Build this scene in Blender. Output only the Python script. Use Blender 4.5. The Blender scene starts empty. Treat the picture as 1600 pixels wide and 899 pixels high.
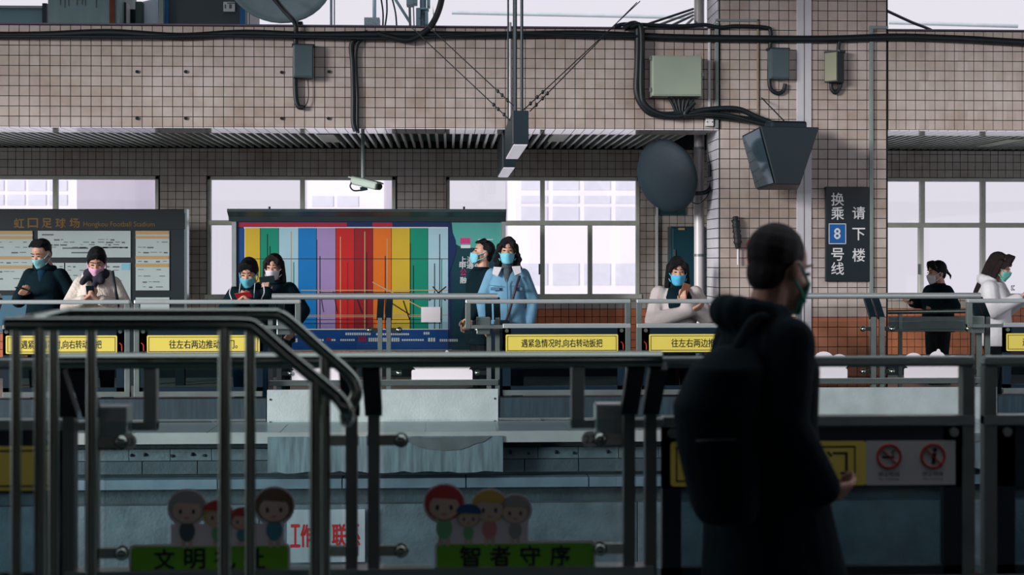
import bpy, bmesh, math, random
from mathutils import Vector, Matrix, Euler
random.seed(7)
PI = math.pi
sc = bpy.context.scene
COL = sc.collection

# ------------------------------------------------------------------ camera
FPX, HORIZON, CAMZ, YAW = 2222.0, 405.0, 1.44, math.atan(98 / 2222.0)
cam_d = bpy.data.cameras.new('camera'); cam = bpy.data.objects.new('camera', cam_d); COL.objects.link(cam)
cam.location = (0, 0, CAMZ); cam.rotation_euler = (PI / 2, 0, -YAW)
cam_d.sensor_width = 36; cam_d.lens = FPX / 1600 * 36
cam_d.shift_y = -(449.5 - HORIZON) / 1600
cam_d.clip_end = 300
cam_d.dof.use_dof = True; cam_d.dof.focus_distance = 13.8; cam_d.dof.aperture_fstop = 3.0
sc.camera = cam

# ------------------------------------------------------------------ sky, sun, exposure
world = bpy.data.worlds.new('overcast_sky'); sc.world = world; world.use_nodes = True
bg = world.node_tree.nodes['Background']
bg.inputs[0].default_value = (.80, .775, .855, 1); bg.inputs[1].default_value = 1.0
sun_d = bpy.data.lights.new('sun', 'SUN'); sun = bpy.data.objects.new('sun', sun_d); COL.objects.link(sun)
sun_d.energy = 3.7; sun_d.angle = math.radians(17); sun_d.color = (1, .97, .96)
sun.rotation_euler = Vector((.80, .62, -.175)).to_track_quat('-Z', 'Y').to_euler()
vs = sc.view_settings
vs.view_transform = 'Standard'; vs.look = 'None'; vs.exposure = 0.0; vs.gamma = 1.0; vs.use_curve_mapping = False

# ------------------------------------------------------------------ pixel -> place
_s, _c = math.sin(YAW), math.cos(YAW)
def P(px, py, Y):
    dx = FPX * _s + (px - 800) * _c; dy = FPX * _c - (px - 800) * _s; t = Y / dy
    return Vector((dx * t, Y, CAMZ + (HORIZON - py) * t))
def PX(px, Y): return P(px, HORIZON, Y).x
def PZ(px, py, Y): return P(px, py, Y).z

# ------------------------------------------------------------------ materials
def lin(v):
    v /= 255.0
    return v / 12.92 if v <= .04045 else ((v + .055) / 1.055) ** 2.4
def C(r, g, b): return (lin(r), lin(g), lin(b), 1)
MATS = {}
def mat(name, col, rough=.55, metal=0.0, var=.12, scale=6.0, bump=0.0, bscale=40.0, spec=.5, emit=None, stretch=None, alpha=None, sheen=0):
    if name in MATS: return MATS[name]
    m = bpy.data.materials.new(name); m.use_nodes = True; MATS[name] = m
    nt = m.node_tree; N = nt.nodes; L = nt.links
    b = N['Principled BSDF']
    b.inputs['Roughness'].default_value = rough; b.inputs['Metallic'].default_value = metal
    b.inputs['Specular IOR Level'].default_value = spec
    if sheen: b.inputs['Sheen Weight'].default_value = sheen
    tc = N.new('ShaderNodeTexCoord'); src = tc.outputs['Object']
    if stretch:
        mp = N.new('ShaderNodeMapping'); mp.inputs['Scale'].default_value = stretch
        L.new(src, mp.inputs[0]); src = mp.outputs[0]
    if var:
        nz = N.new('ShaderNodeTexNoise'); nz.inputs['Scale'].default_value = scale; nz.inputs['Detail'].default_value = 5
        L.new(src, nz.inputs['Vector'])
        mx = N.new('ShaderNodeMix'); mx.data_type = 'RGBA'
        a = [max(0, c * (1 - var * 1.6)) for c in col[:3]] + [1]; d = [min(1, c * (1 + var * 1.6)) for c in col[:3]] + [1]
        mx.inputs[6].default_value = a; mx.inputs[7].default_value = d
        L.new(nz.outputs['Fac'], mx.inputs[0]); L.new(mx.outputs[2], b.inputs['Base Color'])
    else:
        b.inputs['Base Color'].default_value = col
    if bump:
        n2 = N.new('ShaderNodeTexNoise'); n2.inputs['Scale'].default_value = bscale; n2.inputs['Detail'].default_value = 4
        L.new(src, n2.inputs['Vector'])
        bp = N.new('ShaderNodeBump'); bp.inputs['Strength'].default_value = bump; bp.inputs['Distance'].default_value = .02
        L.new(n2.outputs['Fac'], bp.inputs['Height']); L.new(bp.outputs[0], b.inputs['Normal'])
    if emit:
        b.inputs['Emission Color'].default_value = emit[0]; b.inputs['Emission Strength'].default_value = emit[1]
    return m
def glass(name, tint, refl=.06, rough=.02):
    if name in MATS: return MATS[name]
    m = bpy.data.materials.new(name); m.use_nodes = True; MATS[name] = m
    nt = m.node_tree; N = nt.nodes; L = nt.links; N.remove(N['Principled BSDF'])
    tr = N.new('ShaderNodeBsdfTransparent'); tr.inputs[0].default_value = tint
    gl = N.new('ShaderNodeBsdfGlossy'); gl.inputs['Roughness'].default_value = rough
    fr = N.new('ShaderNodeFresnel'); fr.inputs[0].default_value = 1.45
    mx = N.new('ShaderNodeMixShader')
    L.new(fr.outputs[0], mx.inputs[0]); L.new(tr.outputs[0], mx.inputs[1]); L.new(gl.outputs[0], mx.inputs[2])
    L.new(mx.outputs[0], N['Material Output'].inputs[0])
    return m
TP = .0955      # tile pitch
def tilemat(name, col, x0, z0):
    """glazed tile: a tint for each tile, blotchy stains"""
    m = mat(name, col, .32, 0, 0, spec=.45); nt = m.node_tree; N = nt.nodes; L = nt.links; b = N['Principled BSDF']
    g = N.new('ShaderNodeNewGeometry')
    sub = N.new('ShaderNodeVectorMath'); sub.operation = 'SUBTRACT'; sub.inputs[1].default_value = (x0, .03, z0)
    dv = N.new('ShaderNodeVectorMath'); dv.operation = 'SCALE'; dv.inputs['Scale'].default_value = 1 / TP
    fl = N.new('ShaderNodeVectorMath'); fl.operation = 'FLOOR'
    wn = N.new('ShaderNodeTexWhiteNoise'); wn.noise_dimensions = '3D'
    L.new(g.outputs['Position'], sub.inputs[0]); L.new(sub.outputs[0], dv.inputs[0]); L.new(dv.outputs[0], fl.inputs[0]); L.new(fl.outputs[0], wn.inputs['Vector'])
    nz = N.new('ShaderNodeTexNoise'); nz.inputs['Scale'].default_value = 1.4; nz.inputs['Detail'].default_value = 6; L.new(g.outputs['Position'], nz.inputs['Vector'])
    n2 = N.new('ShaderNodeTexNoise'); n2.inputs['Scale'].default_value = 9; n2.inputs['Detail'].default_value = 3; L.new(g.outputs['Position'], n2.inputs['Vector'])
    ad = N.new('ShaderNodeMath'); ad.operation = 'MULTIPLY_ADD'; ad.inputs[1].default_value = .16; L.new(wn.outputs['Value'], ad.inputs[0]); L.new(nz.outputs['Fac'], ad.inputs[2])
    a2 = N.new('ShaderNodeMath'); a2.operation = 'MULTIPLY_ADD'; a2.inputs[1].default_value = .35; L.new(n2.outputs['Fac'], a2.inputs[0]); L.new(ad.outputs[0], a2.inputs[2])
    cr = N.new('ShaderNodeValToRGB'); e = cr.color_ramp.elements
    e[0].position = .45; e[0].color = (col[0] * .66, col[1] * .58, col[2] * .50, 1)
    e[1].position = 1.05 if False else 1.0; e[1].color = (min(1, col[0] * 1.18), min(1, col[1] * 1.2), min(1, col[2] * 1.24), 1)
    L.new(a2.outputs[0], cr.inputs[0]); L.new(cr.outputs[0], b.inputs['Base Color'])
    return m

STEEL = mat('brushed_steel', C(150, 166, 164), .28, .8, .15, 14, stretch=(1, 1, 6))
STEELD = mat('dull_steel', C(112, 124, 122), .42, .35, .2, 9, bump=.03)
TUBE = mat('polished_tube', C(160, 176, 166), .2, 1.0, .08, 5)
DARKM = mat('dark_painted_metal', C(14, 36, 44), .42, .2, .2, 8)
NAVY = mat('navy_black_frame', C(12, 36, 50), .35, 0, .15, 6)
RUB = mat('black_rubber', C(14, 26, 30), .6, 0, .2, 20)
CABLE = mat('black_cable', C(16, 28, 33), .5, 0, .2, 20)
WHITEP = mat('white_paint', C(214, 212, 214), .45, 0, .08, 5)
GREYP = mat('grey_paint', C(128, 140, 138), .45, 0, .15, 5)
BOXG = mat('box_green_grey', C(150, 164, 146), .42, 0, .07, 4)
BOXD = mat('box_dark_grey', C(72, 92, 98), .45, 0, .12, 5)
SATIN_LIT = mat('lit_satin_rail', C(196, 206, 206), .36, .55, .06, 5)  # far rails only: their brighter light is put into a paler finish
CONC = mat('concrete', C(88, 110, 117), .8, 0, .45, 4.5, bump=.35, bscale=30)
CONCL = mat('pale_concrete', C(176, 192, 192), .6, 0, .22, 4, bump=.2, bscale=45)
CONCD = mat('dark_concrete', C(62, 82, 88), .85, 0, .35, 5, bump=.4, bscale=25)
STREAK = mat('streaked_concrete', C(104, 128, 134), .75, 0, .62, 9, bump=.05, bscale=40, stretch=(3, 3, .35))
FLOORM = mat('platform_stone', C(168, 178, 176), .3, 0, .18, 4)
FRAMEM = mat('window_frame_paint', C(212, 216, 204), .5, 0, .12, 8)
GL_WIN = glass('window_glass', (.97, .97, .98, 1))
GL_BAR = glass('barrier_glass', (.90, .95, .955, 1))
GL_DARK = glass('tinted_barrier_glass', (.50, .60, .63, 1))
YEL = mat('yellow_sticker', C(240, 222, 100), .4, 0, .04, 4)
BLACKP = mat('black_print', C(22, 32, 36), .5, 0, 0)
WHITEPR = mat('white_print', C(222, 224, 226), .5, 0, 0)
STICKW = mat('white_sticker_back', C(248, 244, 250), .45, 0, .01, 3)
REDP = mat('red_print', C(176, 34, 44), .5, 0, 0)

# ------------------------------------------------------------------ mesh helpers
WLOC = {}
def tag(o, label=None, cat=None, group=None, kind=None):
    if label: o['label'] = label
    if cat: o['category'] = cat
    if group: o['group'] = group
    if kind: o['kind'] = kind
    return o
def thing(name, loc, label, cat, group=None, rz=None):
    o = bpy.data.objects.new(name, None); COL.objects.link(o); o.empty_display_size = .1
    o.location = loc; o.rotation_euler = (0, 0, rz or 0)
    WLOC[o] = Vector(loc) if rz is None else Vector((0, 0, 0))
    return tag(o, label, cat, group)
class MB:
    def __init__(s): s.v = []; s.f = []; s.m = []; s.smooth = []
    def add(s, vs, fs, mi=0, sm=False):
        o = len(s.v); s.v += [Vector(v) for v in vs]
        s.f += [[i + o for i in f] for f in fs]; s.m += [mi] * len(fs); s.smooth += [sm] * len(fs); return s
    def box(s, a, b, mi=0):
        x0, x1 = sorted((a[0], b[0])); y0, y1 = sorted((a[1], b[1])); z0, z1 = sorted((a[2], b[2]))
        return s.add([(x0, y0, z0), (x1, y0, z0), (x1, y1, z0), (x0, y1, z0), (x0, y0, z1), (x1, y0, z1), (x1, y1, z1), (x0, y1, z1)],
                     [(0, 3, 2, 1), (4, 5, 6, 7), (0, 1, 5, 4), (1, 2, 6, 5), (2, 3, 7, 6), (3, 0, 4, 7)], mi)
    def bar(s, p, q, w, h, mi=0, up=(0, 0, 1)):
        p = Vector(p); q = Vector(q); d = (q - p).normalized(); u = Vector(up)
        if abs(d.dot(u)) > .95: u = Vector((0, 1, 0))
        a = d.cross(u).normalized() * w / 2; b = a.cross(d).normalized() * h / 2
        vs = [p - a - b, p + a - b, p + a + b, p - a + b, q - a - b, q + a - b, q + a + b, q - a + b]
        return s.add(vs, [(0, 1, 2, 3), (7, 6, 5, 4), (0, 4, 5, 1), (1, 5, 6, 2), (2, 6, 7, 3), (3, 7, 4, 0)], mi)
    def tube(s, pts, r, n=10, mi=0, closed=False, cap=True):
        pts = [Vector(p) for p in pts]; k = len(pts); rs = r if isinstance(r, (list, tuple)) else [r] * k
        prev = None; rings = []
        for i, p in enumerate(pts):
            if closed: d = pts[(i + 1) % k] - pts[i - 1]
            else: d = pts[min(i + 1, k - 1)] - pts[max(i - 1, 0)]
            d.normalize()
            if prev is None:
                a = d.cross(Vector((0, 0, 1)))
                if a.length < .1: a = d.cross(Vector((1, 0, 0)))
            else: a = prev - d * prev.dot(d)
            a.normalize(); prev = a; b = d.cross(a)
            rings.append([p + (a * math.cos(2 * PI * j / n) + b * math.sin(2 * PI * j / n)) * rs[i] for j in range(n)])
        vs = [v for rg in rings for v in rg]; fs = []
        for i in range(k if closed else k - 1):
            i2 = (i + 1) % k
            for j in range(n): fs.append((i * n + j, i * n + (j + 1) % n, i2 * n + (j + 1) % n, i2 * n + j))
        s.add(vs, fs, mi, True)
        if cap and not closed:
            s.add(rings[0], [tuple(range(n))[::-1]], mi); s.add(rings[-1], [tuple(range(n))], mi)
        return s
    def cyl(s, p, q, r, n=14, mi=0): return s.tube([p, q], r, n, mi)
    def prism(s, poly, y0, y1, mi=0):
        """outline in x,z pushed from y0 to y1"""
        n = len(poly); vs = [(x, y0, z) for x, z in poly] + [(x, y1, z) for x, z in poly]
        fs = [tuple(range(n)), tuple(range(2 * n - 1, n - 1, -1))] + [(i, i + n, (i + 1) % n + n, (i + 1) % n) for i in range(n)]
        return s.add(vs, fs, mi)
    def ell(s, c, r, M=None, n=12, k=8, mi=0):
        vs = []; fs = []; c = Vector(c)
        for i in range(k + 1):
            t = PI * i / k
            for j in range(n):
                a = 2 * PI * j / n
                v = Vector((r[0] * math.sin(t) * math.cos(a), r[1] * math.sin(t) * math.sin(a), r[2] * math.cos(t)))
                vs.append(c + (M @ v if M else v))
        for i in range(k):
            for j in range(n): fs.append((i * n + j, (i + 1) * n + j, (i + 1) * n + (j + 1) % n, i * n + (j + 1) % n))
        return s.add(vs, fs, mi, True)
    def cap(s, p, q, r0, r1, n=10, mi=0):
        p = Vector(p); q = Vector(q); d = q - p; L = d.length
        if L < 1e-6: return s.ell(p, (r0, r0, r0), mi=mi)
        d /= L; pts = []; rs = []
        for t in (-.98, -.75, -.4, 0): pts.append(p + d * r0 * t); rs.append(r0 * math.sqrt(max(.02, 1 - t * t)))
        for t in (0, .4, .75, .98): pts.append(q + d * r1 * t); rs.append(r1 * math.sqrt(max(.02, 1 - t * t)))
        return s.tube(pts, rs, n, mi)
    def loft(s, secs, n=20, mi=0):
        """closed loft through (cx, cy, z, rx, ry)"""
        vs = []; fs = []; k = len(secs)
        for cx, cy, z, rx, ry in secs:
            for j in range(n):
                a = 2 * PI * j / n; ca, sa = math.cos(a), math.sin(a); e = .8
                vs.append((cx + rx * math.copysign(abs(ca) ** e, ca), cy + ry * math.copysign(abs(sa) ** e, sa), z))
        for i in range(k - 1):
            for j in range(n): fs.append((i * n + j, i * n + (j + 1) % n, (i + 1) * n + (j + 1) % n, (i + 1) * n + j))
        fs.append(tuple(range(n))[::-1]); fs.append(tuple(range((k - 1) * n, k * n)))
        return s.add(vs, fs, mi, True)
    def xf(s, M, start=0):
        for i in range(start, len(s.v)): s.v[i] = M @ s.v[i]
        return s
    def mesh(s, name, mats, off=Vector((0, 0, 0))):
        me = bpy.data.meshes.new(name)
        me.from_pydata([tuple(v - off) for v in s.v], [], s.f); me.update()
        for m in (mats if isinstance(mats, (list, tuple)) else [mats]): me.materials.append(m)
        me.polygons.foreach_set('material_index', s.m); me.polygons.foreach_set('use_smooth', s.smooth)
        return me
    def build(s, name, mats, parent=None, bev=0, loc=None, kind=None, label=None):
        off = WLOC.get(parent, Vector((0, 0, 0))) if parent else (Vector(loc) if loc is not None else None)
        if off is None:
            xs = [v.x for v in s.v]; ys = [v.y for v in s.v]; zs = [v.z for v in s.v]
            off = Vector(((min(xs) + max(xs)) / 2, (min(ys) + max(ys)) / 2, min(zs)))
        o = bpy.data.objects.new(name, s.mesh(name, mats, off)); COL.objects.link(o)
        if parent: o.parent = parent
        else: o.location = off
        WLOC[o] = Vector(off)
        if bev:
            b = o.modifiers.new('edge', 'BEVEL'); b.width = bev; b.segments = 2; b.limit_method = 'ANGLE'; b.angle_limit = math.radians(40)
        if kind: o['kind'] = kind
        if label: o['label'] = label
        return o
def inst(src, name, parent, loc):
    """another object that shares src's mesh"""
    o = bpy.data.objects.new(name, src); COL.objects.link(o); o.parent = parent
    o.location = Vector(loc) - WLOC.get(parent, Vector((0, 0, 0))); return o
TXT = {}
def text_mesh(body):
    if body in TXT: return TXT[body]
    c = bpy.data.curves.new('lettering', 'FONT'); c.body = body; c.align_x = 'CENTER'; c.resolution_u = 3
    o = bpy.data.objects.new('lettering', c); COL.objects.link(o)
    dg = bpy.context.evaluated_depsgraph_get(); m = bpy.data.meshes.new_from_object(o.evaluated_get(dg))
    vs = [v.co.copy() for v in m.vertices]; fs = [tuple(p.vertices) for p in m.polygons]
    bpy.data.objects.remove(o); bpy.data.curves.remove(c); bpy.data.meshes.remove(m)
    TXT[body] = (vs, fs); return TXT[body]
def letters(mb, body, x0, x1, z0, z1, Y, mi=0, flip=False, bold=0.0):
    """flat lettering filling x0..x1, z0..z1 in the plane y = Y, read from -Y"""
    vs, fs = text_mesh(body)
    if not vs: return mb
    a = min(v.x for v in vs); b = max(v.x for v in vs); c = min(v.y for v in vs); d = max(v.y for v in vs)
    out = []
    for v in vs:
        u = (v.x - a) / (b - a or 1); w = (v.y - c) / (d - c or 1)
        if flip: u = 1 - u
        out.append((x0 + (x1 - x0) * u, Y, z0 + (z1 - z0) * w))
    mb.add(out, fs, mi)
    if bold:
        for dx, dz in ((bold, 0), (-bold, 0), (0, bold), (0, -bold)):
            mb.add([(x + dx, y + .0002, z + dz) for x, y, z in out], fs, mi)
    return mb
def rrect(x0, x1, z0, z1, r, n=4):
    pts = []
    for cx, cz, a0 in ((x1 - r, z0 + r, -90), (x1 - r, z1 - r, 0), (x0 + r, z1 - r, 90), (x0 + r, z0 + r, 180)):
        for i in range(n + 1):
            a = math.radians(a0 + 90 * i / n); pts.append((cx + r * math.cos(a), cz + r * math.sin(a)))
    return pts
def curve_pts(pts, n=8):
    """smooth polyline through points (Catmull-Rom)"""
    pts = [Vector(p) for p in pts]; out = []
    for i in range(len(pts) - 1):
        p0 = pts[max(i - 1, 0)]; p1 = pts[i]; p2 = pts[i + 1]; p3 = pts[min(i + 2, len(pts) - 1)]
        for k in range(n):
            t = k / n
            out.append(.5 * ((2 * p1) + (p2 - p0) * t + (2 * p0 - 5 * p1 + 4 * p2 - p3) * t * t + (3 * p1 - p0 - 3 * p2 + p3) * t ** 3))
    out.append(pts[-1]); return out
# ================================================================== the setting
YF, YW, YP = 13.6, 17.4, 12.87        # fascia face, back wall face, far barrier posts
XL, XR = -13.0, 13.0
XC0, XC1 = PX(1123, YF), PX(1387.5, YF)   # column
ZB, ZT = PZ(100, 197.8, YF), PZ(100, 38.8, YF)
ZSPLIT = .83
GROUT = mat('dark_grout', C(22, 34, 38), .9, 0, .2, 10)
XPH = PX(14.5, YF); XPHC = PX(1216.5, YF)
WPX = PX(12.5, YW); WPZ = PZ(200, 237.5, YW)
T_FAS = tilemat('beige_tile_fascia', C(185, 173, 165), XPH, ZB)
T_COL = tilemat('beige_tile_column', C(185, 173, 165), XPHC, ZB)
T_WAL = tilemat('beige_tile_wall', C(184, 178, 170), WPX, WPZ)  # greyer than the fascia tile: shaded tint put into the colour
T_ORA = tilemat('orange_tile', C(206, 124, 86), WPX, WPZ)
T_SOF = mat('pale_soffit_tile', C(222, 220, 222), .08, 0, .06, 3)

def cells(a0, a1, ph):
    i0 = math.floor((a0 - ph) / TP); i1 = math.ceil((a1 - ph) / TP)
    for i in range(i0, i1):
        lo = max(a0, ph + i * TP); hi = min(a1, ph + (i + 1) * TP)
        if hi - lo > .012: yield lo, hi, (hi - lo) > TP - 1e-4
def tile_wall(parent, x0, x1, z0, z1, Y, phx, phz, mats, holes=(), budget=300, view=(-20, 1620), split=True):
    J = .0034; th = .012
    base = {}
    for k, m in enumerate(mats):
        base[k] = MB().box((-TP / 2 + J, -th, -TP / 2 + J), (TP / 2 - J, 0, TP / 2 - J)).mesh('tile', m)
    full = []; rest = [MB() for _ in mats]
    for zl, zh, zf in cells(z0, z1, phz):
        k = 1 if (len(mats) > 1 and (zl + zh) / 2 < ZSPLIT) else 0
        for xl, xh, xf_ in cells(x0, x1, phx):
            segs = [(xl, xh, zl, zh)]
            for hx0, hx1, hz0, hz1 in holes:
                new = []
                for (a, b, c, d) in segs:
                    if b <= hx0 or a >= hx1 or d <= hz0 or c >= hz1: new.append((a, b, c, d)); continue
                    if a < hx0: new.append((a, hx0, c, d))
                    if b > hx1: new.append((hx1, b, c, d))
                    if c < hz0: new.append((max(a, hx0), min(b, hx1), c, hz0))
                    if d > hz1: new.append((max(a, hx0), min(b, hx1), hz1, d))
                segs = new
            whole = xf_ and zf and len(segs) == 1 and segs[0] == (xl, xh, zl, zh)
            if whole: full.append(((xl + xh) / 2, (zl + zh) / 2, k))
            else:
                for a, b, c, d in segs:
                    if b - a > .02 and d - c > .02: rest[k].box((a + J, Y - th, c + J), (b - J, Y, d - J))
    xa, xb = PX(view[0], Y), PX(view[1], Y); xm = (xa + xb) / 2
    full.sort(key=lambda t: (0 if xa < t[0] < xb else 1, abs(t[0] - xm) + abs(t[1] - 2.2) * .8))
    for x, z, k in full[:budget]: inst(base[k], 'tile', parent, (x, Y, z))
    for x, z, k in full[budget:]:
        rest[k].box((x - TP / 2 + J, Y - th, z - TP / 2 + J), (x + TP / 2 - J, Y, z + TP / 2 - J))
    for k, r in enumerate(rest):
        if r.v: r.build('tiles', mats[k], parent, kind='stuff')

# ---- fascia beams
def struct(name, mb, m, **k): return mb.build(name, m, kind='structure', **k)
fas = struct('wall_fascia', MB().box((XL, YF, ZB), (XC0, YF + .5, ZT)), GROUT)
tag(fas, 'long tiled fascia beam above the far platform edge')
tile_wall(fas, XL, XC0, ZB, ZT, YF, XPH, ZB, [T_FAS])
fas2 = struct('wall_fascia_right', MB().box((XC1, YF, ZB), (XR, YF + .5, ZT)), GROUT)
tag(fas2, 'tiled fascia beam to the right of the tiled column')
tile_wall(fas2, XC1, XR, ZB, ZT, YF, XPHC, ZB, [T_FAS], budget=150)
for f_, a, b in ((fas, XL, XC0), (fas2, XC1, XR)):
    r = MB()
    for xl, xh, _ in cells(a, b, XPH): r.box((xl + .003, YF - .005, ZB - .01), (xh - .003, YF + .52, ZB - .001))
    r.build('soffit_tiles', T_SOF, f_, kind='stuff')
    MB().box((a, YF - .02, ZT), (b, YF + .5, ZT + .015)).build('coping', mat('coping_metal', C(96, 86, 100), .5, .3, .1), f_)
# ---- column
colm = struct('wall_column', MB().box((XC0 + .002, YF, -.02), (XC1 - .002, YF + .62, 6.0)), GROUT)
tag(colm, 'broad tiled column rising through the fascia')
T_ORC = tilemat('orange_tile_column', C(196, 126, 96), XPHC, ZB)
tile_wall(colm, XC0, XC1, 0.0, 5.2, YF - .002, XPHC, ZB, [T_COL, T_ORC])
side = MB(); sideo = MB()
for zl, zh, _ in cells(0, 5.2, ZB):
    for i in range(6):
        y0 = YF + .01 + i * TP
        (sideo if zl < ZSPLIT - .05 else side).box((XC0 - .01, y0, zl + .004), (XC0 + .003, y0 + TP - .008, zh - .004))
side.build('tiles', mat('lit_side_tile', C(206, 206, 210), .25, 0, .08, 4), colm, kind='stuff'); sideo.build('tiles', T_ORC, colm, kind='stuff')  # left side brighter than the front: light put into a paler tile colour
# ---- back wall with window openings
zwt, zwb = PZ(700, 276, YW), PZ(700, 464.5, YW)
WINS = [(PX(-330, YW), PX(247.5, YW)), (PX(323, YW), PX(618, YW)), (PX(697, YW), PX(1000, YW)), (PX(1374, YW), PX(1850, YW))]
ZC = PZ(700, 233, YW)
bw = MB(); xs = [XL] + [v for w in WINS for v in w] + [XR]
for i in range(0, len(xs), 2): bw.box((xs[i], YW, 0), (xs[i + 1], YW + .24, ZC + .6))
for a, b in WINS: bw.box((a, YW, 0), (b, YW + .24, zwb)); bw.box((a, YW, zwt), (b, YW + .24, ZC + .6))
wall = struct('wall_back', bw, GROUT)
tile_wall(wall, PX(-500, YW), PX(2100, YW), .25, ZC, YW, WPX, WPZ, [T_WAL, T_ORA], holes=[(a, b, zwb, zwt) for a, b in WINS])
# ---- windows
def window(n, a, b, trans, ups, lows, label):
    w = thing('window_%d' % n, ((a + b) / 2, YW + .1, zwb), label, None); w['kind'] = 'structure'
    y0, y1 = YW + .02, YW + .10; fw = .045
    fr = MB().box((a, y0, zwb), (a + fw, y1, zwt)).box((b - fw, y0, zwb), (b, y1, zwt)).box((a, y0, zwt - fw), (b, y1, zwt))
    fr.box((a - .02, YW - .03, zwb - .02), (b + .02, y1, zwb + .035))
    fr.build('window_frame', FRAMEM, w, bev=.004)
    MB().box((a, y0 - .005, trans - .03), (b, y1, trans + .03)).build('transom', FRAMEM, w, bev=.005)
    def rowp(edges, z0, z1, t):
        prev = a + fw
        for e in edges + [None]:
            nx = e if e is not None else b - fw
            hw = t / 2 if e is not None else 0
            ph = 0 if prev == a + fw else t / 2
            MB().box((prev + ph, y0 + .05, z0), (nx - hw, y0 + .056, z1)).build('pane', GL_WIN, w)
            if e is not None: MB().box((e - t / 2, y0, z0), (e + t / 2, y1, z1)).build('mullion', FRAMEM, w, bev=.004)
            prev = nx
    rowp(ups, trans + .03, zwt - fw, .055); rowp(lows, zwb + .035, trans - .03, .055)
    for e in lows[:1]:
        MB().box((e - .05, y0 - .02, 1.25), (e - .03, y0, 1.38)).build('latch', STEELD, w)
X = lambda p: PX(p, YW)
zt = PZ(700, 348.5, YW)
window(1, *WINS[0], zt, [X(-200), X(-60), X(85)], [X(-200), X(-60), X(85)], 'bright window behind the dark station map board')
window(2, *WINS[1], zt, [X(472)], [X(398), X(472), X(545)], 'bright window behind the striped billboard, topped by the security camera')
window(3, *WINS[2], zt, [X(848)], [X(848), X(922.5)], 'large bright window with sliding sashes behind the denim jacket woman')
window(4, *WINS[3], PZ(1500, 352, YW), [X(1443), X(1538), X(1650)], [X(1441), X(1538), X(1650)], 'bright window at the right behind the hooded woman')
# ---- ceilings of slats
CD = mat('ceiling_void', C(84, 108, 108), .9, 0, .1)
SLAT = mat('white_slat', C(232, 238, 234), .34, .75, .06, 4)
def slat_ceiling(name, a, b, label):
    c = struct(name, MB().box((a, YF + .5, ZC + .09), (b, YW, ZC + .12)), CD); tag(c, label)
    me = MB().box((-.014, YF + .56, -.03), (.014, YW - .01, .03)).mesh('slat', SLAT)
    n = 0; x = a + .05
    while x < b:
        if -8.5 < x < 9.5: inst(me, 'slat', c, (x, 0, ZC + .04))
        x += .0935
    return c
slat_ceiling('ceiling', XL, XC0 + .02, 'white slatted ceiling over the far platform')
slat_ceiling('ceiling_right', XC1 - .02, XR, 'white slatted ceiling right of the tiled column')
struct('roof_slab', MB().box((XL, YF + .5, ZC + .3), (XR, YW + .2, ZT - .05)), CONCD)
struct('roof_canopy', MB().box((XL, 8.7, 4.75), (XR, 14.3, 4.9)), CONCD)  # unseen roof; its edges are placed to shade fascia top and tracks
struct('roof_near_unseen', MB().box((XL, -6, 2.55), (XR, 4.2, 2.7)), mat('dark_near_ceiling', C(44, 76, 82), .8))  # unseen ceiling, set low and teal to darken and tint the near side
nw = MB().box((XL, -5.2, 0), (XR, -5, .95)).box((XL, -5.2, 2.35), (XR, -5, 2.55))
for i in range(9): nw.box((XL + i * 3.05, -5.2, .95), (XL + i * 3.05 + 2.25, -5, 2.35))  # unseen wall; slits added so the railing tubes catch highlights
struct('wall_near_unseen', nw, mat('near_wall', C(134, 108, 92), .6))
struct('wall_added_left', MB().box((-9.2, -5, 0), (-9.0, 4.2, 2.55)), MATS['near_wall'])  # added unseen wall, keeps daylight off the near platform from the left
struct('wall_added_right', MB().box((9.0, -5, 0), (9.2, 4.2, 2.55)), MATS['near_wall'])  # added unseen wall, closes the right end against daylight
# ---- platforms and track bed
struct('floor', MB().box((XL, 11.86, -.09), (XR, YW + .2, 0)), FLOORM)
fl = [o for o in COL.objects if o.name == 'floor'][0]
me = None
for i in range(22):
    x = -6.2 + i * .6
    if me is None: me = MB().box((.004, 11.87, 0), (.596, 12.46, .004)).mesh('edge_slab', mat('edge_slab_stone', C(150, 164, 168), .28, 0, .15, 3))
    inst(me, 'edge_slab', fl, (x, 0, 0))
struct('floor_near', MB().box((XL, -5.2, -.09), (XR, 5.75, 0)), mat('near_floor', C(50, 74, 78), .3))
struct('track_bed', MB().box((XL, 5.5, -1.4), (XR, 12.2, -1.2)), CONCD)
struct('wall_near_under', MB().box((XL, 5.4, -1.2), (XR, 5.5, -.09)), CONCD)
wu = struct('wall_under', MB().box((XL, 12.2, -1.2), (XR, 12.4, -.09)), CONCD); tag(wu, 'concrete face below the far platform edge')
def run(parent, name, y, z0, z1, w, gap, m, x0=-5.8, x1=6.2, d=.1, holes=True):
    k = MB().box((gap, y, 0), (w - gap, y + d, z1 - z0)); me = k.mesh(name, m); x = x0
    while x < x1: inst(me, name, parent, (x, 0, z0)); x += w
Zu = lambda py, Y: PZ(760, py, Y)
run(wu, 'trough_block', 12.1, Zu(717, 12.1), Zu(700, 12.1), .345, .003, CONC)
run(wu, 'trough_base', 12.08, Zu(738, 12.08), Zu(718.5, 12.08), .46, .004, CONCD)
run(wu, 'cable_duct', 12.0, Zu(762, 12), Zu(747, 12), 1.04, .005, mat('duct_blue_grey', C(96, 124, 136), .6, 0, .3, 5), x0=-6.1, d=.2)
run(wu, 'wall_panel', 12.06, -1.2, Zu(787, 12.06), 1.6, .004, CONC, x0=-6.4)
for x in [PX(p, 12.08) for p in (205, 226, 268, 300, 318, 347, 798, 826, 869, 897, 950, 1010)]:
    MB().cyl((x, 12.1, Zu(709 + random.uniform(-4, 4), 12.1)), (x, 12.085, Zu(709, 12.1)), .012, 8).build('bolt', RUB, wu)
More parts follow.
